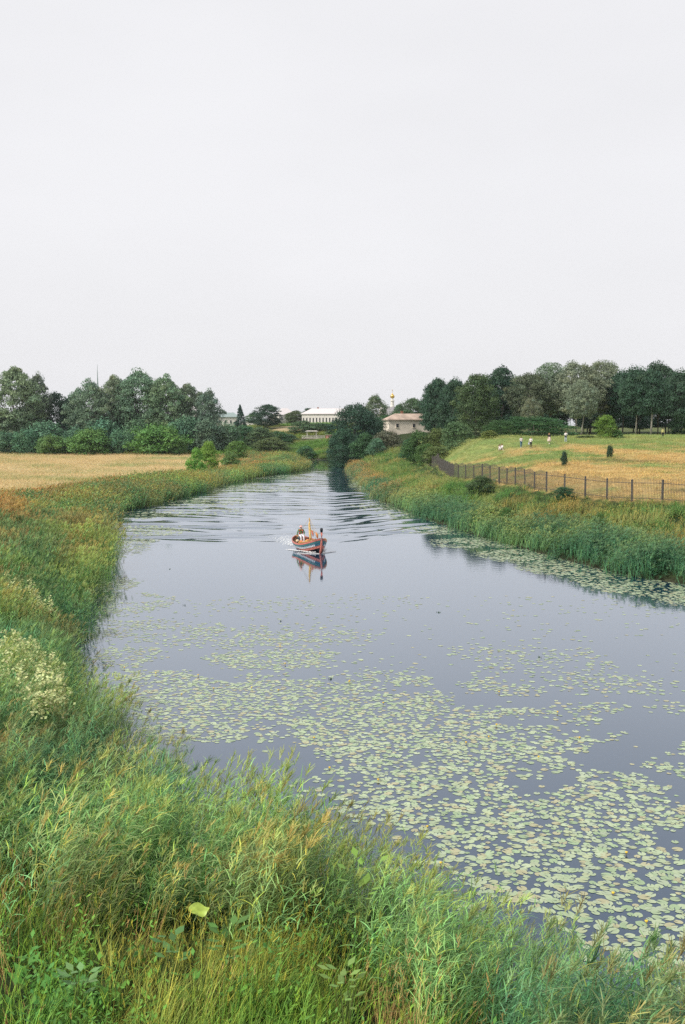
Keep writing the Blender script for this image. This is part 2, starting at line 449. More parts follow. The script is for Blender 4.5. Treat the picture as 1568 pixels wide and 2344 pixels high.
# ------------------------------------------------------------------ plant prototypes (kept in their own unlinked collections)
class Blades:
    def __init__(s): s.V = []; s.F = []; s.C = []; s.n = 0
    def ribbon(s, p, az, lean, L, w, col, segs=3, droop=0.8, tip=0.05, wob=0.0, tipcol=None):
        """blade from p; az direction of lean, lean angle from vertical, bends down by droop along it"""
        a = lean; q = np.array(p, float); step = L / segs
        side = np.array([-math.sin(az), math.cos(az), 0]) if wob == 0 else None
        if side is None:
            t = az + wob; side = np.array([-math.sin(t), math.cos(t), random.uniform(-.4, .4)])
        for i in range(segs + 1):
            f = i / segs
            ww = w * (1 - f ** 1.6) + w * tip
            if i == 0: ww = w * .7
            s.V.append(q - side * ww / 2); s.V.append(q + side * ww / 2)
            cc = np.array(col) if tipcol is None else np.array(col) * (1 - f) + np.array(tipcol) * f
            s.C.append(cc); s.C.append(cc)
            if i < segs:
                n = s.n + 2 * i
                s.F.append((n, n + 1, n + 3, n + 2))
            q = q + np.array([math.cos(az) * math.sin(a), math.sin(az) * math.sin(a), math.cos(a)]) * step
            a += droop / segs
        s.n += 2 * (segs + 1)
        return q
    def leaf(s, p, nrm, L, w, col, az):
        n = Vector(nrm).normalized(); t = Vector((math.cos(az), math.sin(az), random.uniform(-.3, .3)))
        t = (t - n * t.dot(n)).normalized(); b = n.cross(t)
        P = Vector(p)
        for q in (P, P + t * L * .5 - b * w / 2, P + t * L, P + t * L * .5 + b * w / 2):
            s.V.append(np.array(q)); s.C.append(np.array(col))
        s.F.append((s.n, s.n + 1, s.n + 2, s.n + 3)); s.n += 4
    def mesh(s, name, mat):
        return mesh_np(name, np.array(s.V), np.array(s.F), np.array(s.C), mat)
WIND = R(25)
def jit(c, a=.2):
    k = random.uniform(1 - a, 1 + a)
    return tuple(x * k * random.uniform(.93, 1.07) for x in c)
GREEN = (1.0, 1.0, 1.0)
def reed_clump(n, spread, h0, h1, wmul=1.0, plume=.7, nl=6):
    B = Blades()
    for i in range(n):
        x, y = random.gauss(0, spread), random.gauss(0, spread)
        h = random.uniform(h0, h1); az = WIND + random.gauss(0, .7); ln = random.uniform(.02, .2)
        dry = random.random() < .1
        sc = jit((1.7, 1.4, 1.0) if dry else (.85, .95, .8))
        top = B.ribbon((x, y, 0), az, ln, h, .014 * wmul, sc, 3, .18, .5)
        for k in range(nl):
            f = .28 + .68 * (k + random.random() * .6) / nl
            p = (x + (top[0] - x) * f * f ** .3, y + (top[1] - y) * f * f ** .3, top[2] * f)
            a2 = WIND + random.gauss(0, 1.15)
            c = jit((.95, 1.02, 1.0), .55)
            if random.random() < .07: c = jit((2.1, 1.6, .9))
            B.ribbon(p, a2, random.uniform(.45, 1.2), random.uniform(.28, .5), .023 * wmul, c, 3, random.uniform(.7, 1.6), .03, tipcol=tuple(q * 1.1 for q in c))
        if random.random() < plume:
            pc = jit((1.75, 1.26, 1.12), .2)
            for k in range(16):
                f = k / 16
                p = (top[0] + .1 * f, top[1] + .03 * f, top[2] - .05 + .2 * f)
                B.ribbon(p, WIND + random.gauss(0, 1.0), random.uniform(.2, 1.0), random.uniform(.12, .24), .022 * wmul, jit(pc, .2), 1, .5, .35, wob=random.uniform(0, 3))
    return B
def grass_clump(n, spread, h0, h1, w, col, droop=1.1, heads=0.0, headcol=(1.5, 1.2, .85), lean=.35, segs=3, dry=.07, drycol=(1.7, 1.4, .95)):
    B = Blades()
    for i in range(n):
        x, y = random.gauss(0, spread), random.gauss(0, spread)
        h = random.uniform(h0, h1)
        c = jit(col, .45)
        if random.random() < dry: c = jit(drycol)
        hd = random.random() < heads
        t = B.ribbon((x, y, 0), random.uniform(0, 6.28) if random.random() < .5 else WIND + random.gauss(0, .6), random.uniform(.02, lean), h * (1.15 if hd else 1), w * (.5 if hd else 1), c if not hd else jit(headcol),
                     segs, random.uniform(.3, droop) * (.5 if hd else 1), .1 if not hd else .5)
        if hd:
            hc = jit(headcol)
            for k in range(4):
                B.ribbon((t[0], t[1], t[2] - .03 * k), random.uniform(0, 6.28), random.uniform(.1, .6), random.uniform(.06, .12), w * 1.3, hc, 1, .3, .4, wob=1)
    return B
def herb_clump(n, h0, h1, leafL, col, flower=None, spread=.16):
    B = Blades()
    for i in range(n):
        x, y = random.gauss(0, spread), random.gauss(0, spread); h = random.uniform(h0, h1)
        t = B.ribbon((x, y, 0), random.uniform(0, 6.28), random.uniform(0, .25), h, .012, jit((.9, .8, .6)), 2, .15, .6)
        m = int(h / .07)
        for k in range(m):
            f = (k + 1) / m; p = (x + (t[0] - x) * f, y + (t[1] - y) * f, t[2] * f)
            a = k * 2.4 + random.random()
            L = leafL * (1.15 - .6 * f) * random.uniform(.7, 1.2)
            B.leaf(p, (math.cos(a) * -.5, math.sin(a) * -.5, 1), L, L * .42, jit(col, .25), a)
        if flower:
            for k in range(9):
                a = random.uniform(0, 6.28)
                q = (t[0] + random.gauss(0, .035), t[1] + random.gauss(0, .035), t[2] + random.uniform(-.1, .04))
                B.leaf(q, (random.gauss(0, .4), random.gauss(0, .4), 1), .035, .035, jit(flower, .15), a)
    return B
def proto_set(name, blades, mat=None):
    c = bpy.data.collections.new(name)
    for i, B in enumerate(blades):
        o = bpy.data.objects.new(name, B.mesh(name, mat or M_BLADE)); c.objects.link(o)
    return c
random.seed(11)
P_REED = proto_set('reed', [reed_clump(10, .24, 1.7, 2.4, .9, .6, nl=10) for _ in range(8)])
P_REED_GREEN = proto_set('green_reed', [reed_clump(9, .24, 1.4, 2.0, 1.15, .12) for _ in range(5)])
P_REED_MID = proto_set('mid_reed', [reed_clump(14, .42, 1.6, 2.3, 1.7, .75, 5) for _ in range(5)])
P_REED_FAR = proto_set('far_reed', [reed_clump(20, .85, 1.5, 2.3, 3.6, .5, 5) for _ in range(5)])
P_GRASS = proto_set('meadow_grass', [grass_clump(46, .19, .4, .9, .012, (.95, 1, .85), 1.5, .12, lean=.7) for _ in range(6)])
P_DRY = proto_set('dry_grass', [grass_clump(20, .16, .6, 1.15, .010, (1.1, 1.0, .8), .8, .6, (1.3, 1.1, .8), lean=.6) for _ in range(5)])
P_HERB = proto_set('herb', [herb_clump(6, .4, .9, .15, (1, 1.05, .75)) for _ in range(4)] + [herb_clump(4, .3, .6, .26, (.95, 1.05, .75)) for _ in range(2)])
P_HERB_YEL = proto_set('yellow_herb', [herb_clump(4, .6, .9, .10, (1, 1, .7), (4.5, 3.2, .25)) for _ in range(3)])
P_GRASS_FAR = proto_set('far_grass', [grass_clump(44, .7, .5, 1.1, .05, (1, 1, .85), 1.2, .25) for _ in range(5)])
P_TURF = proto_set('turf', [grass_clump(40, .55, .10, .28, .035, (1, 1, .9), 1.4, .0, lean=.9, segs=2, drycol=(1.3, 1.15, 1)) for _ in range(4)])
P_STRAW = proto_set('straw', [grass_clump(36, .9, .2, .5, .06, (1, 1, 1), 1.0, .3, (1.1, 1.05, 1), segs=2, drycol=(1.15, 1.1, 1)) for _ in range(4)])
P_HERB_FAR = proto_set('far_herb', [herb_clump(16, .5, 1.2, .34, (1, 1.05, .8), spread=.6) for _ in range(4)])

def scatter(name, proto, P, scale, tint, tilt=.12, label=None, cat=None):
    n = len(P)
    me = bpy.data.meshes.new(name)
    me.vertices.add(n); me.vertices.foreach_set('co', np.asarray(P, np.float32).ravel())
    def attr(nm, typ, data, key):
        a = me.attributes.new(nm, typ, 'POINT'); a.data.foreach_set(key, np.asarray(data).ravel())
    rot = np.stack([RNG.normal(0, tilt, n), RNG.normal(0, tilt, n), RNG.normal(0, .5, n)], -1).astype(np.float32)
    attr('rot', 'FLOAT_VECTOR', rot, 'vector')
    sc = np.asarray(scale, np.float32)
    if sc.ndim == 1: sc = np.repeat(sc[:, None], 3, 1)
    attr('scl', 'FLOAT_VECTOR', sc, 'vector')
    attr('pick', 'INT', RNG.integers(0, len(proto.objects), n).astype(np.int32), 'value')
    attr('tint', 'FLOAT_VECTOR', np.asarray(tint, np.float32), 'vector')
    o = obj(name, me, kind='stuff', label=label, cat=cat)
    g = bpy.data.node_groups.new(name, 'GeometryNodeTree')
    g.interface.new_socket('Geometry', in_out='INPUT', socket_type='NodeSocketGeometry')
    g.interface.new_socket('Geometry', in_out='OUTPUT', socket_type='NodeSocketGeometry')
    N = g.nodes
    gi, go = N.new('NodeGroupInput'), N.new('NodeGroupOutput')
    iop = N.new('GeometryNodeInstanceOnPoints'); ci = N.new('GeometryNodeCollectionInfo')
    ci.inputs['Collection'].default_value = proto; ci.inputs['Separate Children'].default_value = True; ci.inputs['Reset Children'].default_value = True
    iop.inputs['Pick Instance'].default_value = True
    def na(nm, t):
        q = N.new('GeometryNodeInputNamedAttribute'); q.data_type = t; q.inputs['Name'].default_value = nm; return q.outputs['Attribute']
    e2r = N.new('FunctionNodeEulerToRotation')
    g.links.new(na('rot', 'FLOAT_VECTOR'), e2r.inputs[0])
    g.links.new(gi.outputs[0], iop.inputs['Points']); g.links.new(ci.outputs[0], iop.inputs['Instance'])
    g.links.new(na('pick', 'INT'), iop.inputs['Instance Index'])
    g.links.new(e2r.outputs[0], iop.inputs['Rotation'])
    g.links.new(na('scl', 'FLOAT_VECTOR'), iop.inputs['Scale'])
    g.links.new(iop.outputs[0], go.inputs[0])
    md = o.modifiers.new('scatter', 'NODES'); md.node_group = g
    return o

def seen(X, Y, margin=4.0):
    """keep what can be in the photo's field of view, with a margin for a step to the side"""
    return (np.abs(X) < 0.352 * Y + margin) & (Y > 9.3)
def rand_pts(x0, x1, y0, y1, dens):
    n = int((x1 - x0) * (y1 - y0) * dens)
    X = RNG.uniform(x0, x1, n); Y = RNG.uniform(y0, y1, n)
    k = seen(X, Y); return X[k], Y[k]
def lerp(a, b, t):
    t = np.asarray(t)[:, None]; return np.array(a) * (1 - t) + np.array(b) * t

# tints
T_REED = (0.10, 0.25, 0.11); T_REED2 = (0.22, 0.37, 0.12); T_BROWN = (0.33, 0.25, 0.10); T_YEL = (0.36, 0.36, 0.11)
T_MEAD = (0.18, 0.34, 0.06); T_MEADB = (0.33, 0.37, 0.09); T_DEEP = (0.07, 0.18, 0.095); T_DRY = (0.46, 0.38, 0.20)
def left_tint(X, Y, sd):
    n1 = fbm(X, Y * .8, 5.0, 3); n2 = fbm(X + 90, Y * .8, 3.0, 3)
    t = lerp(T_REED, T_REED2, smooth(.4, .65, n1))
    inland = smooth(3, 14, sd) * smooth(40, 80, Y)
    br = np.clip(smooth(.42, .60, n2) * (0.45 + .55 * inland) + .18 * inland, 0, 1)[:, None]
    t = t * (1 - br) + np.array(T_BROWN) * br
    ye = (smooth(.45, .65, fbm(X + 30, Y, 9, 3)) * smooth(12, 26, sd) * smooth(60, 90, Y))[:, None]
    t = t * (1 - ye) + np.array(T_YEL) * ye
    return t

# --- near and middle reeds on the left bank
def reed_width(X): return 2.9 + 4.0 * smooth(0, -8, X)
X, Y = rand_pts(-30, 14, 9.3, 48, 8.0)
sd = river_sd(X, Y); w_ = reed_width(X)
edge = sd - w_ + (fbm(X, Y, 2.5) - .5) * 3.5
rt = is_right(X, Y)
k = (sd > -.6) & (edge < 1.0) & ~rt & (RNG.random(len(X)) < np.where(sd < 0, .35 * smooth(-1.3, 0, sd) + .05, 1)) & (RNG.random(len(X)) < smooth(1.0, -.6, edge) + .05)
X, Y, sd = X[k], Y[k], sd[k]
gap = RNG.random(len(X)) < .35 + 1.2 * smooth(.34, .56, fbm(X + 3, Y + 8, 1.5, 2))
X, Y, sd = X[gap], Y[gap], sd[gap]
pl = RNG.random(len(X)) < (.35 + .6 * smooth(.4, .6, fbm(X, Y, 3)) )
Z = ground(X, Y, sd)
tt = left_tint(X, Y, sd) * RNG.uniform(.6, 1.4, len(X))[:, None]
s = RNG.uniform(.62, .92, len(X)) * (0.62 + .7 * fbm(X, Y, 1.8, 2)) * (.8 + .2 * smooth(-.3, 1.2, sd))
P = np.stack([X, Y, Z - .02], -1)
s = np.stack([s * 1.12, s * 1.12, s * .86], -1)
scatter('reeds', P_REED, P[pl], s[pl], tt[pl], label='tall green reeds with brown plumes lining the near left bank', cat='reeds')
scatter('reeds', P_REED_GREEN, P[~pl], s[~pl], tt[~pl] * np.array([.9, 1.02, 1.05]), label='leafy blue green reeds without plumes between the plumed reeds near the camera', cat='reeds')
# --- left bank 48..90 m
X, Y = rand_pts(-45, -4, 46, 92, 2.6)
sd = river_sd(X, Y); k = (sd > -1.0) & ~is_right(X, Y) & (RNG.random(len(X)) < np.where(sd < 0, .4, 1)); X, Y, sd = X[k], Y[k], sd[k]
Z = ground(X, Y, sd)
scatter('reeds', P_REED_MID, np.stack([X, Y, Z], -1), RNG.uniform(.65, .92, len(X)) * (0.6 + .75 * fbm(X, Y, 3, 2)), left_tint(X, Y, sd) * RNG.uniform(.65, 1.35, len(X))[:, None],
        label='reed bed on the left bank beside the boat, green with brown patches', cat='reeds')
# --- left bank 90..330 m
X, Y = rand_pts(-110, 0, 90, 335, 1.0)
sd = river_sd(X, Y); lim = np.interp(Y, [90, 125, 140, 340], [60, 40, 16, 9]) + (fbm(X, Y, 12) - .5) * 10
lim = np.where(X > -48, np.maximum(lim, 12 + (X + 48) * .6), lim)
k = (sd > -.8) & ~is_right(X, Y) & (sd < lim) & (RNG.random(len(X)) < np.where(Y > 180, .6, 1)); X, Y, sd = X[k], Y[k], sd[k]
Z = ground(X, Y, sd)
hs = RNG.uniform(.6, .85, len(X)) * (1 - .6 * smooth(5, 18, sd))
scatter('reeds', P_REED_FAR, np.stack([X, Y, Z], -1), np.stack([np.ones(len(X)), np.ones(len(X)), hs], -1), left_tint(X, Y, sd) * RNG.uniform(.85, 1.15, len(X))[:, None],
        label='far reed belt along the left bank below the golden field', cat='reeds')
# --- golden field
X, Y = rand_pts(-150, -5, 125, 350, .6)
sd = river_sd(X, Y); k = (sd > 8) & ~is_right(X, Y) & (Y + np.minimum(0, -(X + 48)) * 1.7 > 132 + (fbm(X, Y, 9) - .5) * 14); X, Y, sd = X[k], Y[k], sd[k]
Z = ground(X, Y, sd); st = fbm(X * .4, Y, 6.0)
scatter('straw', P_STRAW, np.stack([X, Y, Z], -1), RNG.uniform(.6, 1.1, len(X)), lerp((.66, .54, .31), (.36, .38, .16), smooth(.5, .72, st)) * RNG.uniform(.9, 1.1, len(X))[:, None],
        label='dry golden grass of the open field before the left tree line', cat='field grass')
# --- near meadow
X, Y = rand_pts(-16, 8, 9.3, 30, 8.5)
sd = river_sd(X, Y); edge = sd - reed_width(X) + (fbm(X, Y, 2.5) - .5) * 3.5
k = (edge > -.8) & ~is_right(X, Y) & (RNG.random(len(X)) < .3 + 1.2 * smooth(.34, .56, fbm(X + 23, Y + 8, 1.1, 2))); X, Y, sd, edge = X[k], Y[k], sd[k], edge[k]
Z = ground(X, Y, sd); n = len(X)
n1 = fbm(X + 7, Y, 2.2, 3); n2 = fbm(X + 70, Y, 1.6, 3); r = RNG.random(n)
tint = lerp(T_MEAD, T_MEADB, np.clip(smooth(.42, .62, n1), 0, 1)) * RNG.uniform(.45, 1.4, n)[:, None]
dryk = (r < .03 + .38 * smooth(.53, .66, n2)) | ((np.hypot(X + 7.2, (Y - 22.4) / 1.5) < 1.6) & (r < .8))
herbk = ~dryk & (RNG.random(n) < .22 + .35 * smooth(.5, .65, fbm(X, Y + 55, 2)))
yelk = ~dryk & ~herbk & (RNG.random(n) < .016)
gk = ~dryk & ~herbk & ~yelk
P = np.stack([X, Y, Z - .02], -1); s = RNG.uniform(.6, 1.1, n) * (.65 + .7 * fbm(X + 5, Y + 5, 1.3, 2))
scatter('meadow_grass', P_GRASS, P[gk], s[gk], tint[gk], .15, 'tangled yellow green meadow grass filling the bottom left foreground', 'grass')
scatter('dry_grass', P_DRY, P[dryk], s[dryk] * .9, lerp(T_DRY, (.40, .30, .15), RNG.random(dryk.sum())) * RNG.uniform(.8, 1.2, dryk.sum())[:, None], .2, 'tan dry grass stalks with seed heads in the foreground meadow', 'grass')
scatter('meadow_herbs', P_HERB, P[herbk], s[herbk], lerp((.17, .32, .06), (.08, .22, .07), RNG.random(herbk.sum())) * RNG.uniform(.8, 1.2, herbk.sum())[:, None], .15, 'leafy green weeds among the foreground grass', 'weeds')
scatter('yellow_flowers', P_HERB_YEL, P[yelk], s[yelk], np.tile((.12, .17, .045), (yelk.sum(), 1)), .1, 'small yellow flowering herbs near the bottom of the photo', 'wild flowers')
# --- right bank
X, Y = rand_pts(0, 48, 58, 262, 2.0)
sd = river_sd(X, Y); k = (sd > -.9) & is_right(X, Y) & ~hill_zone(X - .3, Y) & (RNG.random(len(X)) < np.where(Y > 150, .55, 1)); X, Y, sd = X[k], Y[k], sd[k]
Z = ground(X, Y, sd); n = len(X)
rw = np.interp(Y, [60, 90, 140, 260], [5.5, 4.2, 3.0, 2.6]) + (fbm(X, Y, 4) - .5) * 4
rk = (sd < rw - .6) & (RNG.random(n) < np.where(sd < 0, .4, 1))
tt = lerp((.065, .175, .09), (.19, .31, .11), smooth(.35, .75, fbm(X, Y, 3) + .16 * (sd - 2) / 3))
hs = np.stack([np.ones(n), np.ones(n), RNG.uniform(.6, .95, n)], -1)
brn = (smooth(120, 160, Y) * smooth(.4, .6, fbm(X, Y, 6)) * .7)[:, None]; tt = tt * (1 - brn) + np.array(T_BROWN) * brn
P = np.stack([X, Y, Z], -1)
scatter('reeds', P_REED_MID, P[rk], hs[rk] * np.array([1.2, 1.2, .66]) * (.7 + .6 * fbm(X[rk], Y[rk], 2.5, 2))[:, None], tt[rk] * RNG.uniform(.8, 1.2, rk.sum())[:, None], label='dark green reed belt at the water edge of the right bank', cat='reeds')
fdist = np.interp(Y, [p[1] for p in POSTS_XY], [p[0] for p in POSTS_XY]) - X
mk = sd >= rw - .5
lowf = .45 + .55 * smooth(.5, 4.5, fdist)
n1 = fbm(X + 11, Y, 5, 3); hk = mk & (RNG.random(n) < .4); gk = mk & ~hk
tm = lerp((.14, .27, .09), (.30, .34, .14), smooth(.4, .65, n1))
br2 = (smooth(.55, .7, fbm(X + 31, Y, 7, 3)) * .6)[:, None]; tm = tm * (1 - br2) + np.array((.34, .25, .10)) * br2
tm = tm * RNG.uniform(.8, 1.2, n)[:, None]
scatter('meadow_grass', P_GRASS_FAR, P[gk], RNG.uniform(.4, .85, gk.sum()) * (.6 + .8 * fbm(X[gk], Y[gk], 2.2, 2)) * lowf[gk], tm[gk], label='rough pale green grass on the right bank below the fence', cat='grass')
scatter('meadow_herbs', P_HERB_FAR, P[hk], RNG.uniform(.35, .7, hk.sum()) * lowf[hk], tm[hk] * np.array([.72, .9, .8]), label='leafy weeds on the right bank below the fence', cat='weeds')
# --- hill turf behind the fence
X, Y = rand_pts(12, 100, 80, 235, 1.6)
sd = river_sd(X, Y); k = hill_zone(X, Y) & is_right(X, Y) & (sd > 1); X, Y, sd = X[k], Y[k], sd[k]
Z = ground(X, Y, sd)
scatter('hill_turf', P_TURF, np.stack([X, Y, Z], -1), RNG.uniform(.6, 1.3, len(X)), zone_color(X, Y, sd) * 1.15 * RNG.uniform(.75, 1.25, len(X))[:, None], label='mown green and straw coloured turf on the hillside behind the fence', cat='grass')
# --- far centre slopes
X, Y = rand_pts(-75, 30, 345, 500, .8)
sd = river_sd(X, Y); k = (sd > .3); X, Y, sd = X[k], Y[k], sd[k]
Z = ground(X, Y, sd)
k = (np.hypot((X + 24) / 1.6, (Y - 468) / 2.2) > 8) & (np.hypot((X + 10) / 1.3, (Y - 424) / 1.5) > 7); X, Y, Z = X[k], Y[k], Z[k]
scatter('meadow_herbs', P_HERB_FAR, np.stack([X, Y, Z], -1), RNG.uniform(.6, 1.1, len(X)), lerp((.15, .28, .07), (.28, .29, .10), smooth(.4, .65, fbm(X, Y, 14))) * RNG.uniform(.8, 1.2, len(X))[:, None], label='weedy green slope across the far bend of the river', cat='weeds')

# ------------------------------------------------------------------ trees
def tube_tree(limbs, mat, name):
    B = MB()
    for pts, rad in limbs: B.tube(pts, rad, 7)
    return B.mesh(name, mat, True)
def crown(seed, env, nb, br, nl, ls, aspect=1.0, up=.25, shoots=False):
    """unit tree: width 1, height 1. env(f)->radius at height f; leaf clumps on blobs"""
    g = np.random.default_rng(seed)
    cs = []
    tries = 0
    while len(cs) < nb and tries < 6000:
        tries += 1
        f = g.uniform(env[0][0], env[-1][0]); a = g.uniform(0, 2 * np.pi)
        rr = np.interp(f, [e[0] for e in env], [e[1] for e in env]) * (.68 + .62 * float(vnoise(math.cos(a) * 1.6 + seed * 3, f * 4.5 + math.sin(a) * 1.6)))
        f = f * (.9 + .16 * float(vnoise(math.cos(a) * 1.8 + seed * 7, math.sin(a) * 1.8))); q = rr * math.sqrt(g.uniform(.12, 1))
        p = np.array([q * math.cos(a), q * math.sin(a), f])
        if all(np.hypot(*(p - c)[:2]) + abs(p[2] - c[2]) > br * .6 for c in cs): cs.append(p)
    cs = np.array(cs); nb = len(cs)
    per = nl // nb
    V = []; C = []
    for c in cs:
        m = int(per * g.uniform(.6, 1.4)); b = br * g.uniform(.65, 1.3)
        d = g.normal(0, 1, (m, 3)); d /= np.linalg.norm(d, axis=1)[:, None]
        d[:, 2] = np.where(d[:, 2] < -.2, -d[:, 2] * g.random(m), d[:, 2])
        rad = b * g.uniform(.35, 1.08, (m, 1)) ** .6
        sc3 = np.array([1, 1, .75 if not shoots else 1.5])
        p = c + d * rad * sc3
        nrm = d + g.normal(0, .55, (m, 3)) + np.array([0, 0, up]); nrm /= np.linalg.norm(nrm, axis=1)[:, None]
        t = g.normal(0, 1, (m, 3)); 
        if shoots: t = t * np.array([.5, .5, 1]) + np.array([0, 0, 1.0])
        t -= nrm * (t * nrm).sum(1)[:, None]; t /= np.linalg.norm(t, axis=1)[:, None]
        bb = np.cross(nrm, t); L = ls * g.uniform(.6, 1.5, (m, 1)); w = L * g.uniform(.4, .75, (m, 1))
        q = np.stack([p - t * L / 2, p - bb * w / 2, p + t * L / 2, p + bb * w / 2], 1)
        q[..., 2] *= 1.0
        k = g.uniform(.82, 1.18) * g.uniform(.8, 1.2, (m, 1)); hue = g.normal(0, .05)
        cc = np.concatenate([k * (1 + hue), k, k * (1 - hue)], 1)
        V.append(q.reshape(-1, 3)); C.append(np.repeat(cc, 4, 0))
    m = nl // 3
    f = g.uniform(env[0][0], env[-1][0], m); a = g.uniform(0, 2 * np.pi, m); rr = np.interp(f, [e[0] for e in env], [e[1] for e in env]) * np.sqrt(g.uniform(.1, 1.08, m))
    rr *= .92 + .16 * vnoise(a * 3, f * 9 + seed)
    p = np.stack([rr * np.cos(a), rr * np.sin(a), f + .02], -1)
    t = g.normal(0, 1, (m, 3)); t /= np.linalg.norm(t, axis=1)[:, None]; nn = g.normal(0, 1, (m, 3)); bb = np.cross(t, nn); bb /= np.linalg.norm(bb, axis=1)[:, None]
    L = ls * g.uniform(.5, 1.3, (m, 1)); w = L * .55
    V.append(np.stack([p - t * L / 2, p - bb * w / 2, p + t * L / 2, p + bb * w / 2], 1).reshape(-1, 3))
    C.append(np.repeat(np.repeat(g.uniform(.7, 1.25, (m, 1)), 3, 1), 4, 0))
    V = np.concatenate(V); C = np.concatenate(C)
    return V, np.arange(len(V)).reshape(-1, 4), C, cs
def limbs_for(cs, seed, h_fork, r0, n=9, lean=0.0):
    g = random.Random(seed)
    out = [([(0, 0, -.02), (g.uniform(-.015, .015) + lean * .3, 0, h_fork * .5), (lean, g.uniform(-.01, .01), h_fork), (lean * 1.5, 0, h_fork + (0.93 - h_fork) * .75)], [r0, r0 * .85, r0 * .7, r0 * .15])]
    idxs = list(range(len(cs))); g.shuffle(idxs)
    for i in idxs[:n]:
        c = cs[i]; z0 = min(c[2] * .7, g.uniform(h_fork * .6, h_fork * 1.3))
        out.append(([(lean * z0 / h_fork, 0, z0), (c[0] * .45, c[1] * .45, z0 + (c[2] - z0) * .55), tuple(c)], [r0 * .4, r0 * .28, r0 * .08]))
    return out
ENV_POP = [(.22, .26), (.4, .44), (.6, .5), (.8, .4), (.93, .2), (.99, .06)]
ENV_RND = [(.12, .36), (.3, .48), (.55, .5), (.78, .38), (.93, .18), (.98, .08)]
ENV_BUSH = [(.02, .42), (.25, .5), (.5, .48), (.75, .34), (.9, .16)]
ENV_CON = [(.06, .5), (.3, .38), (.55, .26), (.8, .12), (.97, .02)]
ENV_TALL = [(.32, .30), (.5, .46), (.7, .5), (.86, .34), (.97, .12)]
ENV_HEDGE = [(.02, .46), (.4, .5), (.7, .42), (.88, .25)]
KINDS = {}
def kind(nm, variants, bark):
    out = []
    for (seed, env, nb, br, nl, ls, kw, fork, r0, nlimb) in variants:
        V, F, C, cs = crown(seed, env, nb, br, nl, ls, **kw)
        cm = mesh_np('crown', V, F, C, M_LEAF)
        tm = tube_tree(limbs_for(cs, seed, fork, r0, nlimb), bark, 'trunk')
        out.append((cm, tm))
    KINDS[nm] = out
kind('poplar', [(s, ENV_POP, 150, .085, 16000, .027, {}, .35, .018, 14) for s in (1, 2, 3)], M_BARK)
kind('round', [(s, ENV_RND, 130, .115, 16000, .029, {}, .3, .022, 9) for s in (11, 12, 13)], M_BARK)
kind('tall', [(s, ENV_TALL, 90, .13, 14000, .030, {}, .42, .017, 10) for s in (21, 22, 23)], M_BARK)
kind('birch', [(s, ENV_TALL, 170, .085, 16000, .024, {}, .4, .016, 20) for s in (31, 32, 33)], M_BARK_PALE)
kind('willow', [(s, ENV_BUSH, 70, .16, 7000, .05, {'shoots': True}, .25, .02, 8) for s in (41, 42, 43)], M_BARK)
kind('bush', [(s, ENV_BUSH, 70, .16, 7000, .045, {}, .25, .02, 8) for s in (51, 52, 53)], M_BARK)
kind('hedge', [(s, ENV_HEDGE, 150, .09, 14000, .026, {}, .3, .012, 14) for s in (61,)], M_BARK)
kind('conifer', [(s, ENV_CON, 90, .09, 8000, .035, {'up': .0}, .5, .018, 8) for s in (71,)], M_BARK)
kind('dense', [(s, ENV_BUSH, 110, .14, 16000, .028, {}, .2, .025, 10) for s in (81, 82)], M_BARK)
C_POP = (.16, .25, .155); C_POPL = (.21, .29, .18); C_DARK = (.05, .11, .065); C_DKG = (.06, .14, .06); C_WIL = (.12, .235, .14)
C_WIL2 = (.13, .27, .075); C_BRIGHT = (.19, .36, .065); C_GREY = (.225, .28, .19); C_MID = (.10, .18, .08); C_CON = (.04, .09, .07)
_cnt = {}
def tree(kd, u, vtop, Y, wpx, colr, name, label, cat='tree', group=None, depth=1.0, var=None, pale=False):
    top = at_Y(u, vtop, Y); x = top[0]; g = gz(x, Y); h = top[2] - g
    w = wpx / FPX * Y
    i = _cnt.get(kd, 0); _cnt[kd] = i + 1
    cm, tm = KINDS[kd][(i if var is None else var) % len(KINDS[kd])]
    rng = random.Random(int(u * 7 + Y))
    e = empty(name, (x, Y, g - .05), rng.uniform(-.7, .7) + (0 if depth != 1.0 else rng.choice([0, 1.57, 3.14, 4.7])), label=label, cat=cat, group=group)
    if depth != 1.0: e.rotation_euler[2] = rng.uniform(-.1, .1)
    low = kd in ('willow', 'bush', 'hedge', 'dense')
    for nm, m in (('foliage' if low else 'crown', cm), ('stem' if low else 'trunk', tm)):
        o = obj(nm, m, e); s = (w, w * depth, h)
        if nm in ('trunk', 'stem'):
            tw = min(w, h * .8); s = (tw, tw, h) if depth == 1.0 else (w, w * depth, h)
        o.scale = s
        if nm in ('crown', 'foliage'): o.color = (*[c * rng.uniform(.9, 1.1) for c in colr], 1)
    return e

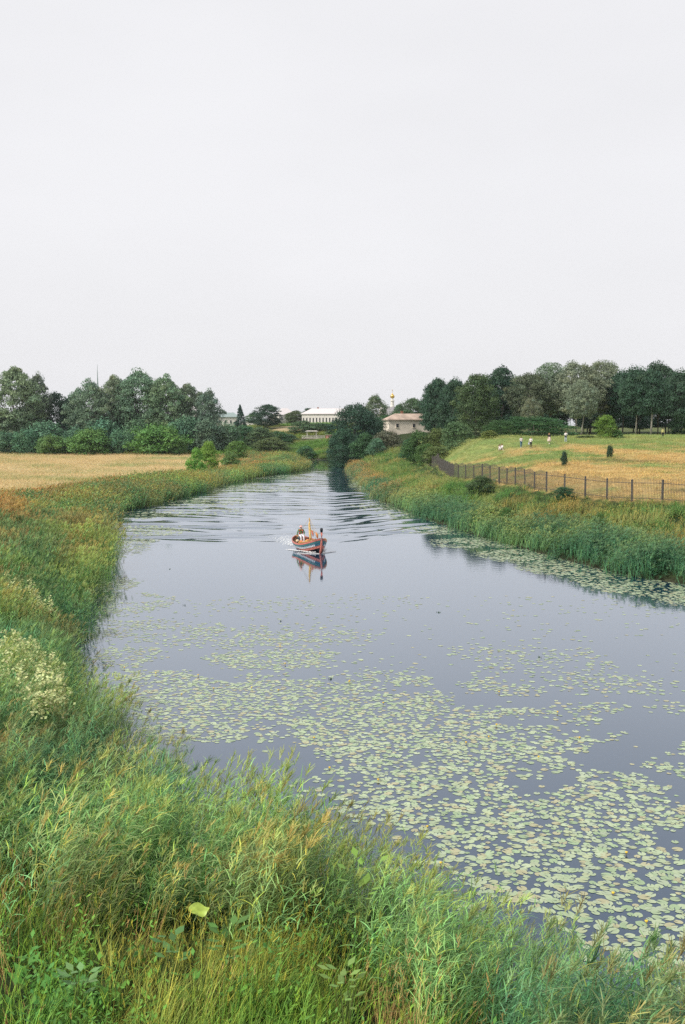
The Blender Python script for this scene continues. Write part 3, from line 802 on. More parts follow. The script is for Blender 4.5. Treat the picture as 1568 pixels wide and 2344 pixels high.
# left tree line, back row (poplars)
for a in [
    ('poplar', -65, 868, 372, 130, C_POP, 'poplar_tree', 'grey green poplar cut by the left edge of the photo'),
    ('poplar', 30, 850, 368, 155, C_POPL, 'poplar_tree', 'light grey green poplar standing highest at the far left'),
    ('poplar', 82, 862, 374, 70, C_POP, 'poplar_tree', 'narrow poplar at the right shoulder of the far left clump'),
    ('round', 130, 900, 380, 95, C_DARK, 'dark_tree', 'dark blue green tree in the dip right of the far left poplars'),
    ('round', 168, 906, 384, 70, C_DARK, 'dark_tree', 'dark low tree just left of the poplar in front of the spire'),
    ('poplar', 205, 878, 366, 109, C_POPL, 'poplar_tree', 'pale poplar below the thin church spire'),
    ('poplar', 262, 868, 372, 103, C_POPL, 'poplar_tree', 'poplar with a pale top next right of the spire'),
    ('poplar', 318, 855, 370, 143, C_POP, 'poplar_tree', 'broadest and highest poplar of the left tree line'),
    ('poplar', 378, 868, 366, 114, C_POPL, 'poplar_tree', 'poplar right of the highest one with light showing between its trunks'),
    ('poplar', 432, 886, 372, 101, C_POP, 'poplar_tree', 'loose poplar through which the white building shows'),
    ('poplar', 474, 898, 366, 78, C_POP, 'poplar_tree', 'sloping poplar that ends the left tree line'),
    ('round', 60, 935, 376, 120, C_DKG, 'dark_tree', 'broad dark tree filling the gap under the far left poplars'),
    ('round', 290, 925, 378, 120, C_DKG, 'dark_tree', 'broad dark tree under the highest poplar'),
    ('round', 190, 935, 374, 90, C_DARK, 'dark_tree', 'shadowy tree behind the willows below the spire'),
    ('round', -20, 930, 380, 110, C_DARK, 'dark_tree', 'dark tree low behind the willows at the left edge'),
    ('round', 365, 945, 377, 80, C_DKG, 'dark_tree', 'low dark tree at the foot of the poplars right of centre of the line'),
]: tree(*a)
# willows in front
for a in [
    ('willow', 8, 990, 352, 78, C_WIL, 'willow_bush', 'round willow bush at the left end of the willow row'),
    ('willow', 62, 984, 350, 67, C_WIL, 'willow_bush', 'small willow bush second from the left edge'),
    ('willow', 105, 968, 356, 103, C_WIL, 'willow_bush', 'wide willow bush with a domed top, third from the left edge'),
    ('willow', 118, 997, 346, 69, C_WIL2, 'willow_bush', 'low light willow bush standing in front of the domed one'),
    ('willow', 168, 979, 356, 62, C_WIL, 'willow_bush', 'willow bush in the shade under the pale poplar trunk'),
    ('willow', 205, 984, 346, 98, C_WIL2, 'willow_bush', 'light green rounded willow bush below the spire'),
    ('willow', 238, 962, 358, 100, C_WIL, 'willow_bush', 'taller willow bush behind the light rounded one'),
    ('willow', 275, 984, 350, 64, C_WIL, 'willow_bush', 'narrow willow bush left of the widest one'),
    ('willow', 320, 962, 360, 96, C_WIL, 'willow_bush', 'tall willow bush behind the widest light one'),
    ('willow', 362, 974, 345, 120, C_WIL2, 'willow_bush', 'widest light green willow bush at the field edge'),
    ('willow', 405, 999, 342, 47, C_WIL2, 'willow_bush', 'small willow shoot thicket right of the widest willow'),
    ('willow', 425, 956, 358, 100, C_WIL, 'willow_bush', 'dark green willow behind the bright shrubs'),
    ('willow', 474, 962, 356, 85, C_WIL, 'willow_bush', 'dark green willow under the sloping poplar'),
    ('willow', 518, 970, 362, 71, C_WIL, 'willow_bush', 'bluish willow bush at the right end of the willow row'),
    ('willow', -52, 979, 352, 89, C_WIL, 'willow_bush', 'willow bush cut off by the left edge'),
    ('bush', 450, 1024, 205, 42, C_BRIGHT, 'bright_shrub', 'bright yellow green shrub nearest the reeds, left of the pair'),
    ('bush', 477, 1008, 232, 48, C_BRIGHT, 'bright_shrub', 'taller bright green shrub just behind the nearest one'),
    ('bush', 545, 1006, 300, 48, (.12, .23, .06), 'green_shrub', 'fresh green shrub between the bright pair and the far bank'),
    ('bush', 528, 1032, 262, 44, (.15, .24, .08), 'green_shrub', 'low pale green shrub in front of the fresh green one'),
]: tree(*a, cat='shrub')
# centre, beyond the bend
for a in [
    ('bush', 560, 972, 405, 70, C_DKG, 'dark_shrub', 'dark shrub left on the far slope below the conifer', 'shrub'),
    ('bush', 598, 974, 400, 72, C_MID, 'dark_shrub', 'dense shrub in the middle of the far slope under the round tree', 'shrub'),
    ('bush', 640, 986, 410, 60, C_DKG, 'dark_shrub', 'dark shrub at the lower edge of the sandy slope', 'shrub'),
    ('bush', 622, 1000, 385, 80, (.12, .19, .06), 'green_shrub', 'light green low shrub on the far slope', 'shrub'),
    ('bush', 660, 992, 420, 46, C_DKG, 'dark_shrub', 'small dark shrub left of the white railing terrace', 'shrub'),
    ('bush', 690, 962, 445, 62, C_MID, 'grey_green_shrub', 'grey green tree right of the sandy slope', 'tree'),
    ('bush', 735, 968, 450, 66, C_DKG, 'dark_shrub', 'dark tree above the white railing terrace', 'tree'),
    ('bush', 700, 1018, 352, 44, (.07, .17, .07), 'green_shrub', 'small dark green shrub at the water by the moored boat', 'shrub'),
    ('conifer', 550, 926, 462, 34, C_CON, 'spruce_tree', 'pointed dark spruce in front of the white building'),
    ('round', 612, 926, 470, 66, C_DARK, 'round_tree', 'dark round topped tree standing alone against the town skyline'),
    ('poplar', 583, 945, 520, 46, C_MID, 'thin_tree', 'thin half bare tree between the spruce and the round tree'),
    ('round', 524, 945, 560, 40, C_MID, 'far_tree', 'small grey green tree behind the green roofed building'),
    ('round', 678, 940, 530, 56, (.09, .16, .06), 'far_tree', 'light green tree before the town houses'),
    ('round', 672, 952, 540, 22, C_DKG, 'far_tree', 'small dark tree right of the white gabled house'),
    ('round', 707, 935, 580, 32, C_DARK, 'far_tree', 'small dark tree left of the long white building'),
    ('dense', 812, 915, 290, 112, C_DARK, 'dark_willow', 'huge dark tree leaning over the river bend'),
    ('dense', 786, 975, 276, 74, C_DARK, 'dark_willow', 'dark bush hanging low over the water below the huge tree', 'shrub'),
    ('dense', 850, 950, 300, 74, C_DARK, 'dark_willow', 'dark tree at the right shoulder of the huge one'),
    ('bush', 838, 990, 264, 62, C_DKG, 'dark_shrub', 'dark shrub on the right bank right below the huge tree', 'shrub'),
    ('bush', 885, 985, 258, 66, (.14, .165, .09), 'grey_shrub', 'grey green shrub before the old building', 'shrub'),
    ('bush', 862, 1000, 250, 40, C_WIL, 'green_shrub', 'small green shrub sloping down to the river right of the dark trees', 'shrub'),
    ('birch', 860, 907, 385, 62, (.15, .20, .11), 'pale_tree', 'tall pale tree left of the golden cupola'),
    ('round', 888, 950, 345, 60, C_DKG, 'dark_tree', 'dark tree directly under the golden cupola'),
    ('round', 945, 912, 350, 70, C_MID, 'dark_tree', 'dark rounded tree right of the grey dome'),
    ('round', 915, 928, 372, 54, C_MID, 'dark_tree', 'small tree between the dome and the rounded tree'),
    ('round', 978, 928, 350, 56, C_DKG, 'dark_tree', 'dark low tree behind the right end of the old building'),
    ('bush', 962, 984, 208, 76, (.06, .14, .04), 'green_shrub', 'deep green shrub in front of the old building', 'shrub'),
    ('bush', 1004, 978, 205, 70, (.12, .18, .05), 'olive_shrub', 'olive green shrub at the right end of the old building', 'shrub'),
    ('bush', 1044, 960, 196, 72, C_MID, 'dark_shrub', 'broad dark shrub at the left end of the hill crest', 'shrub'),
    ('bush', 940, 1000, 222, 44, C_DKG, 'green_shrub', 'low shrub where the fence disappears', 'shrub'),
    ('bush', 1000, 1020, 178, 60, (.13, .21, .06), 'green_shrub', 'low light green shrub behind the dark end of the fence', 'shrub'),
    ('bush', 975, 1012, 192, 44, (.10, .17, .05), 'green_shrub', 'small shrub hanging over the receding fence', 'shrub'),
]: tree(*a)
# wood on the hill to the right
for a in [
    ('round', 1038, 872, 279, 78, C_DARK, 'dark_tree', 'dark tree at the left end of the hill wood'),
    ('round', 1090, 860, 261, 104, (.075, .125, .06), 'oak_tree', 'broad olive green tree second in the hill wood'),
    ('round', 1150, 842, 277, 115, C_DARK, 'dark_tree', 'tall dark tree with a domed top left of the pale trees'),
    ('birch', 1212, 856, 267, 110, (.12, .155, .09), 'pale_tree', 'dull grey green tree at the left shoulder of the pale group'),
    ('birch', 1262, 828, 272, 115, C_GREY, 'pale_tree', 'pale silvery tree with the highest ragged top'),
    ('birch', 1322, 834, 264, 129, C_GREY, 'pale_tree', 'wide silvery tree with its pale trunk in view'),
    ('birch', 1380, 828, 272, 110, C_GREY, 'pale_tree', 'silvery tree at the right end of the pale group'),
    ('birch', 1352, 855, 288, 120, (.13, .16, .10), 'pale_tree', 'greyish tree filling in behind the silvery ones'),
    ('tall', 1428, 852, 267, 95, C_DARK, 'dark_tree', 'dark slim trunked tree right of the silvery group'),
    ('tall', 1462, 858, 275, 87, C_DARK, 'dark_tree', 'dark flat topped tree between two taller crowns at right'),
    ('tall', 1510, 836, 267, 105, C_DARK, 'dark_tree', 'tallest dark tree near the right edge'),
    ('tall', 1556, 852, 258, 92, C_DARK, 'dark_tree', 'dark tree at the very right edge of the photo'),
    ('tall', 1615, 850, 267, 105, C_DARK, 'dark_tree', 'dark tree reaching in from beyond the right edge'),
    ('bush', 1562, 945, 248, 60, C_DKG, 'dark_shrub', 'green young tree leaning in at the right edge above the hill'),
    ('birch', 1218, 912, 253, 52, (.20, .24, .16), 'pale_tree', 'small whitish young tree above the round hedge'),
]: tree(*a)
tree('hedge', 1222, 950, 200, 205, C_DKG, 'round_hedge', 'long dome shaped dark green thicket behind the strollers', 'shrub', depth=.45)
tree('hedge', 1150, 958, 198, 90, (.065, .125, .05), 'round_hedge', 'left shoulder of the dome shaped thicket', 'shrub', depth=.6)
for a in [
    ('bush', 1120, 984, 172, 38, (.17, .21, .05), 'yellow_shrub', 'yellowish shrub at the left foot of the dome shaped thicket'),
    ('bush', 1388, 946, 172, 48, (.16, .28, .05), 'young_tree', 'bright yellow green young tree at the edge of the dark wood'),
    ('bush', 1414, 982, 171, 26, (.10, .22, .06), 'young_tree', 'small bright green sapling right beside the yellow green young tree'),
    ('bush', 1343, 996, 172, 48, (.09, .16, .05), 'low_shrub', 'low shrub left of the yellow green young tree'),
    ('willow', 1292, 1032, 124, 14, (.05, .11, .06), 'sapling', 'small dark sapling alone on the slope, the left and lower one'),
    ('willow', 1396, 1018, 134, 15, (.06, .12, .06), 'sapling', 'small dark sapling alone on the slope, the right and higher one'),
    ('bush', 1290, 1112, 99.5, 46, (.045, .11, .05), 'dark_shrub', 'dark green weed bush against the fence foot'),
    ('bush', 1104, 1088, 117, 62, (.06, .115, .045), 'dark_shrub', 'dark bush growing against the left part of the fence'),
    ('bush', 1160, 1160, 96, 34, (.09, .19, .045), 'green_shrub', 'fresh green shrub in the middle of the right bank'),
    ('bush', 1130, 1158, 99, 44, (.12, .22, .05), 'green_shrub', 'light green shrub beside the fresh green one on the right bank'),
    ('bush', 1372, 1172, 83, 40, (.11, .21, .05), 'green_shrub', 'lone light green shrub on the right bank below the long fence'),
]: tree(*a, cat='shrub')
for i in range(34):
    rr = random.Random(i + 300)
    row = i % 3
    u = 1000 + (i // 3) * 58 + rr.uniform(-15, 15); Y = 292 + row * 20 + rr.uniform(-6, 6)
    tree('tall' if i % 2 else 'round', u, 875 + row * 4 + rr.uniform(-8, 14), Y, 74, C_DARK, 'dark_tree', 'dark tree deep in the wood behind the hill crest', 'tree', 'trees deep in the hill wood')
# bare trunks that show in the dark wood
for i, (u, Y, lab, r) in enumerate([(1455, 246, 'slim grey tree trunk in the dark wood, left of the two', .16), (1490, 242, 'thicker pale tree trunk in the dark wood, right of the two', .24),
                                    (1330, 250, 'pale leaning trunk behind the yellow green young tree', .2)]):
    p = at_Y(u, 1000, Y); g = gz(p[0], Y)
    e = empty('tall_tree', (p[0], Y, g), 0, label=lab, cat='tree')
    lx = .9 if i == 2 else .2
    MB().tube([(0, 0, -.2), (lx * .4, 0, 3), (lx, .1, 7), (lx * 1.6, 0, 13)], [r, r * .85, r * .7, r * .35], 8).build('trunk', M_BARK_PALE, e, True)
    cm = KINDS['tall' if i < 2 else 'birch'][i % 3][0]; o = obj('crown', cm, e); o.scale = (9, 9, (16, 15, 14)[i]); o.color = (*(C_DARK if i < 2 else C_GREY), 1)

# ------------------------------------------------------------------ fence
M_IRON = simple('weathered_iron', (0.095, 0.088, 0.08), 0.85, .0, var=.3)
fence = empty('iron_fence', (*POSTS_XY[0], gz(*POSTS_XY[0])), label='dark iron picket fence with arched panels running along the foot of the hill', cat='fence')
fo = Vector(fence.location)
post_me = MB().box((0, 0, 1.02), (.14, .14, 2.2)).box((0, 0, 2.14), (.18, .18, .05)).box((0, 0, 2.2), (.12, .12, .07), 0, .3).mesh('post', M_IRON)
for i, (x, y) in enumerate(POSTS_XY):
    z = gz(x, y)
    p = obj('post', post_me, fence, loc=(x - fo.x, y - fo.y, z - fo.z - .08 - random.uniform(0, .12)), rot=(random.gauss(0, .02), random.gauss(0, .02), random.gauss(0, .1)))
    if i + 1 < len(POSTS_XY):
        x2, y2 = POSTS_XY[i + 1]; z2 = gz(x2, y2); L = math.hypot(x2 - x, y2 - y)
        B = MB(); n = int(L / .16); ang = math.atan2(y2 - y, x2 - x)
        for k in range(1, n):
            f = k / n; arch = 1.85 + .3 * math.sin(math.pi * f)
            px, py, pz = x + (x2 - x) * f, y + (y2 - y) * f, z + (z2 - z) * f
            B.box((px - fo.x, py - fo.y, pz - fo.z + .1 + arch / 2), (.022, .022, arch), ang)
        B.build('picket_panel', M_IRON, fence, kind='stuff')
        for hz in (.32, 1.75):
            MB().tube([(x - fo.x, y - fo.y, z - fo.z + hz), (x2 - fo.x, y2 - fo.y, z2 - fo.z + hz)], .026, 4).build('rail', M_IRON, fence)

# ------------------------------------------------------------------ buildings
M_WHITE = simple('white_plaster', (0.72, 0.69, 0.64), .85, var=.06, scale=.4)
M_CREAM = simple('cream_plaster', (0.76, 0.68, 0.58), .9, var=.18, scale=.5)
M_ROOF_W = simple('pale_metal_roof', (0.62, 0.58, 0.58), .6, var=.06)
M_ROOF_G = simple('grey_green_roof', (0.25, 0.32, 0.31), .6, var=.1)
M_RUST = simple('rusty_roof', (0.40, 0.31, 0.25), .9, var=.3, scale=.5)
M_GREYROOF = simple('grey_sheet', (0.28, 0.27, 0.28), .6, var=.15, scale=.5)
M_GLASS = simple('window_glass', (0.05, 0.055, 0.065), .15, var=.1)
M_GOLD = simple('gold_leaf', (0.75, 0.50, 0.14), .28, .9, var=.05)
M_BRICK = simple('old_brick', (0.33, 0.15, 0.10), .9, var=.2)
def hip_roof(B, w, d, h, z, inset, over=.5):
    a, c = w / 2 + over, d / 2 + over
    B.add([(-a, -c, z), (a, -c, z), (a, c, z), (-a, c, z), (-a + inset, 0, z + h), (a - inset, 0, z + h), (-a, -c, z - .25), (a, -c, z - .25), (a, c, z - .25), (-a, c, z - .25)],
          [(0, 1, 5, 4), (1, 2, 5), (2, 3, 4, 5), (3, 0, 4), (6, 7, 1, 0), (7, 8, 2, 1), (8, 9, 3, 2), (9, 6, 0, 3), (9, 8, 7, 6)])
def house(u, vbase, Y, w, d, hw, hr, inset, rz, wallm, roofm, label, nwin, wsize, rows=1, name='white_house', chim=0, drop=0):
    p = at_Y(u, vbase, Y); base = p[2] - drop
    e = empty(name, (p[0], Y, base), rz, label=label, cat='building')
    MB().box((0, 0, hw / 2 - 1.5), (w, d, hw + 3)).build('wall', wallm, e)
    MB().box((0, 0, hw - .12), (w + .35, d + .35, .3)).build('cornice', wallm, e)
    B = MB(); hip_roof(B, w, d, hr, hw + .28, inset); rf = B.build('roof', roofm, e)
    for k in range(chim):
        MB().box((-w / 4 + k * w / 2.6, .6, hw + hr * .8 + .6), (.7, .7, 1.6)).box((-w / 4 + k * w / 2.6, .6, hw + hr * .8 + 1.45), (.9, .9, .14)).build('chimney', M_BRICK, rf)
    wm = MB().box((0, 0, 0), (wsize[0], .14, wsize[1])).box((0, .0, -wsize[1] / 2 - .1), (wsize[0] + .3, .3, .12)).mesh('window', wallm)
    gm = MB().box((0, 0, 0), (wsize[0] * .86, .05, wsize[1] * .92)).mesh('pane', M_GLASS)
    for r_ in range(rows):
        for k in range(nwin):
            x = -w / 2 + (k + .5) * w / nwin; z = hw * (r_ + .52) / rows
            wi = obj('window', wm, e, (x, -d / 2 - .04, z)); obj('pane', gm, wi, (0, -.075, 0))
    for k in range(max(1, int(nwin * d / w))):
        for sx in (-1, 1):
            y = -d / 2 + (k + .5) * d / max(1, int(nwin * d / w))
            wi = obj('window', wm, e, (sx * (w / 2 + .04), y, hw * .52), (0, 0, sx * math.pi / 2)); obj('pane', gm, wi, (0, -.075, 0))
    return e
house(757, 976, 520, 28, 11, 6.2, 2.8, 4, R(-14), M_WHITE, M_ROOF_W, 'long white building with a pale roof and a row of narrow windows', 16, (.7, 2.6), chim=1, drop=0, name='white_building')
house(510, 976, 500, 16, 10, 4.4, 2.2, 3, R(6), M_WHITE, M_ROOF_G, 'white building with a grey green roof left of the spruce', 6, (.9, 1.6))
house(652, 978, 545, 9, 9, 6.5, 3.6, 3.5, R(20), M_WHITE, M_ROOF_W, 'white house with a tall pale roof right of the round tree', 3, (.8, 1.5), 2)
house(706, 970, 600, 12, 8, 3.6, 1.4, 3, R(-5), M_WHITE, M_ROOF_W, 'low white house between the light green tree and the long building', 5, (.7, 1.2))
house(688, 972, 590, 8, 6, 3.2, 2.2, 2.6, R(15), M_WHITE, M_GREYROOF, 'small pale house between the light green tree and the dark one on the skyline', 2, (.7, 1.1))
house(634, 974, 560, 7, 6, 4.2, 2.2, 2.4, R(-12), M_CREAM, M_RUST, 'small cream house with a brownish roof at the right foot of the round tree', 2, (.7, 1.1), name='cream_house')
house(585, 982, 560, 16, 8, 4, 1.6, 3, R(4), M_WHITE, M_ROOF_G, 'low white house behind the thin half bare tree', 5, (.8, 1.4))
house(440, 975, 470, 9, 9, 6.5, 3.2, 4.4, R(10), M_WHITE, M_ROOF_W, 'white building glimpsed between the poplar trunks', 3, (.8, 1.6), name='white_building')
# old plaster building
e = house(958, 987, 330, 22, 9, 3.5, 2.0, 3.4, R(10), M_CREAM, M_RUST, 'old peeling plaster building with a rusty hipped roof', 4, (.9, 1.3), name='old_building', chim=1)
MB().box((2.4, -2.6, 4.75), (6.5, 2.6, .12)).box((5.5, -2.2, 5.1), (3.0, 2.0, .1)).build('roof_patch', M_GREYROOF, e)
# church
p = at_Y(898, 955, 430); ch = empty('church', (p[0], 430, 12.0), 0, label='church with a wide grey dome and a golden onion cupola behind the trees', cat='church')
s = 430 / FPX
MB().box((0, 0, 1.2), (11, 11, 6.0)).build('wall', M_WHITE, ch)
for sx in (-3.6, 0, 3.6):
    w = MB().box((sx, -5.55, 1.4), (1.1, .16, 2.6)).build('window', M_BRICK, ch); MB().box((sx, -5.66, 1.4), (.75, .08, 2.2)).build('pane', M_GLASS, w)
MB().lathe([(5.1, 4.2), (5.1, 4.7), (4.9, 5.6), (4.2, 6.7), (3.0, 7.6), (1.5, 8.1), (.9, 8.25)], 24).build('dome', M_GREYROOF, ch, True)
MB().lathe([(.95, 8.2), (.95, 8.6), (.78, 8.7), (.7, 10.6), (.95, 10.7), (.95, 10.95), (.45, 11.1), (.42, 11.9)], 12).build('drum', M_WHITE, ch)
cu = MB().lathe([(.42, 11.9), (.8, 12.2), (.98, 12.6), (.85, 13.1), (.45, 13.5), (.15, 13.9), (.05, 14.3)], 14).build('cupola', M_GOLD, ch, True)
MB().box((0, 0, 15.0), (.09, .09, 1.5)).box((0, 0, 15.2), (.62, .09, .09)).box((0, 0, 15.5), (.3, .09, .07)).build('cross', M_GOLD, cu)
MB().lathe([(1.1, 4.2), (1.1, 6.6), (1.3, 6.7), (.3, 8.2), (.25, 8.6)], 10, (-4.6, -2, 0)).build('side_turret', M_WHITE, ch)
# spire far behind the poplars
p = at_Y(224, 905, 620); sp = empty('bell_tower', (p[0], 620, 12.4), 0, label='bell tower whose thin spire rises above the left poplars', cat='tower')
MB().box((0, 0, 7), (5, 5, 16)).build('wall', M_WHITE, sp)
for zz in (6, 11): MB().box((0, -2.52, zz), (1.2, .1, 2.4)).build('window', M_GLASS, sp)
MB().lathe([(2.9, 15), (1.9, 18), (.95, 22), (.85, 24), (.45, 26), (.28, 30), (.14, 35), (.06, 38.5)], 8).build('spire', M_ROOF_G, sp)
# pale pole before the old building
p = at_Y(873, 1000, 300); g = gz(p[0], 300)
pl_ = empty('lamp_pole', (p[0], 300, g), 0, label='tall pale pole left of the old building', cat='pole')
top = at_Y(872, 958, 300)[2] - g
MB().tube([(0, 0, -.3), (0, 0, top)], [.16, .1], 8).build('pole', M_WHITE, pl_); MB().box((0, -.25, top + .05), (.35, .8, .14)).build('lamp_head', M_GREYROOF, pl_)
# terrace with white railing
p = at_Y(718, 1008, 430); te = empty('terrace_cafe', (p[0], 430, p[2] + .9), R(-3), label='small terrace with white railing and flat white canopy on the far slope', cat='terrace')
M_DARKW = simple('dark_timber', (.04, .035, .03), .8)
MB().box((0, 0, -1.1), (9.6, 4, 2.1)).build('base', M_DARKW, te)
MB().box((0, 0, 0), (10, 4.4, .14)).build('deck', M_CREAM, te)
for k in range(8): MB().box((-4.8 + k * 1.371, -2.1, .55), (.1, .1, 1.0)).build('post', M_WHITE, te)
MB().box((0, -2.1, 1.08), (10, .12, .1)).box((0, -2.1, .2), (10, .1, .1)).build('rail', M_WHITE, te)
B = MB()
for k in range(7):
    x = -4.8 + k * 1.371
    B.tube([(x, -2.1, .2), (x + 1.37, -2.1, 1.05)], .035, 4).tube([(x, -2.1, 1.05), (x + 1.37, -2.1, .2)], .035, 4)
B.build('railing_lattice', M_WHITE, te)
for x in (-2.8, 1.2):
    for y in (-1.6, 1.6): MB().box((x, y, 1.5), (.14, .14, 2.9)).build('canopy_post', M_WHITE, te)
MB().box((-.8, 0, 3.02), (5.4, 4.2, .22)).box((-.8, 0, 3.2), (4.4, 3.2, .2)).build('canopy', M_WHITE, te)
p = at_Y(753, 1008, 425); kk = empty('red_kiosk', (p[0], 425, p[2] + .6), 0, label='small red and white stand right of the railing terrace', cat='kiosk')
M_RED = simple('red_paint', (.55, .08, .05), .6)
MB().box((0, 0, .8), (2.6, 1.4, 1.6)).build('wall', M_RED, kk)
for k in range(3): MB().box((-.8 + k * .8, -.72, .85), (.28, .06, 1.3)).build('panel', M_WHITE, kk)
MB().box((0, -.1, 1.7), (3.0, 1.9, .12)).build('roof', M_CREAM, kk)

# ------------------------------------------------------------------ far moored boat
def simple_hull(L, Bm, D, mat_out, n=11):
    V = []; F = []
    for i in range(n):
        s = -1 + 2 * i / (n - 1); b = Bm / 2 * (1 - abs(s) ** 2.6) ** .8 + .02; z1 = D * (1 + .35 * s * s)
        V += [(-b, s * L / 2, z1), (-b * .75, s * L / 2, D * .3), (0, s * L / 2 * .97, -.12), (b * .75, s * L / 2, D * .3), (b, s * L / 2, z1), (b * .9, s * L / 2, z1), (0, s * L / 2 * .95, D * .25), (-b * .9, s * L / 2, z1)]
    for i in range(n - 1):
        for k in range(8):
            F.append((i * 8 + k, i * 8 + (k + 1) % 8, (i + 1) * 8 + (k + 1) % 8, (i + 1) * 8 + k))
    me = bpy.data.meshes.new('hull'); me.from_pydata(V, [], F); me.materials.append(mat_out); me.update(); return me
M_ORANGE = simple('orange_paint', (.6, .2, .06), .5); M_WHITEP = simple('white_paint', (.78, .76, .74), .4); M_TEAL = simple('teal_cloth', (.05, .3, .25), .7)
p = at_Y(655, 1048, 372); mb = empty('moored_boat', (p[0], 372, max(gz(p[0], 372), 0) + .05), R(82), label='small white and orange boat drawn up at the far bend of the river', cat='boat')
obj('hull', simple_hull(5.2, 1.7, .6, M_WHITEP), mb)
MB().box((0, -.8, .62), (1.2, 1.9, .35)).build('cover', M_ORANGE, mb); MB().box((0, 1.0, .6), (1.3, .25, .1)).build('seat', M_CREAM, mb); MB().box((.1, -1.4, .95), (.8, .8, .35)).build('bundle', M_TEAL, mb)
p2 = at_Y(640, 1050, 366); 
mb2 = empty('moored_boat', (p2[0], 366, max(gz(p2[0], 366), 0) + .02), R(70), label='low orange rowing boat on the shore left of the white and orange one', cat='boat')
obj('hull', simple_hull(3.6, 1.3, .42, M_ORANGE), mb2); MB().box((0, 0, .34), (1.0, .25, .06)).build('seat', M_CREAM, mb2)

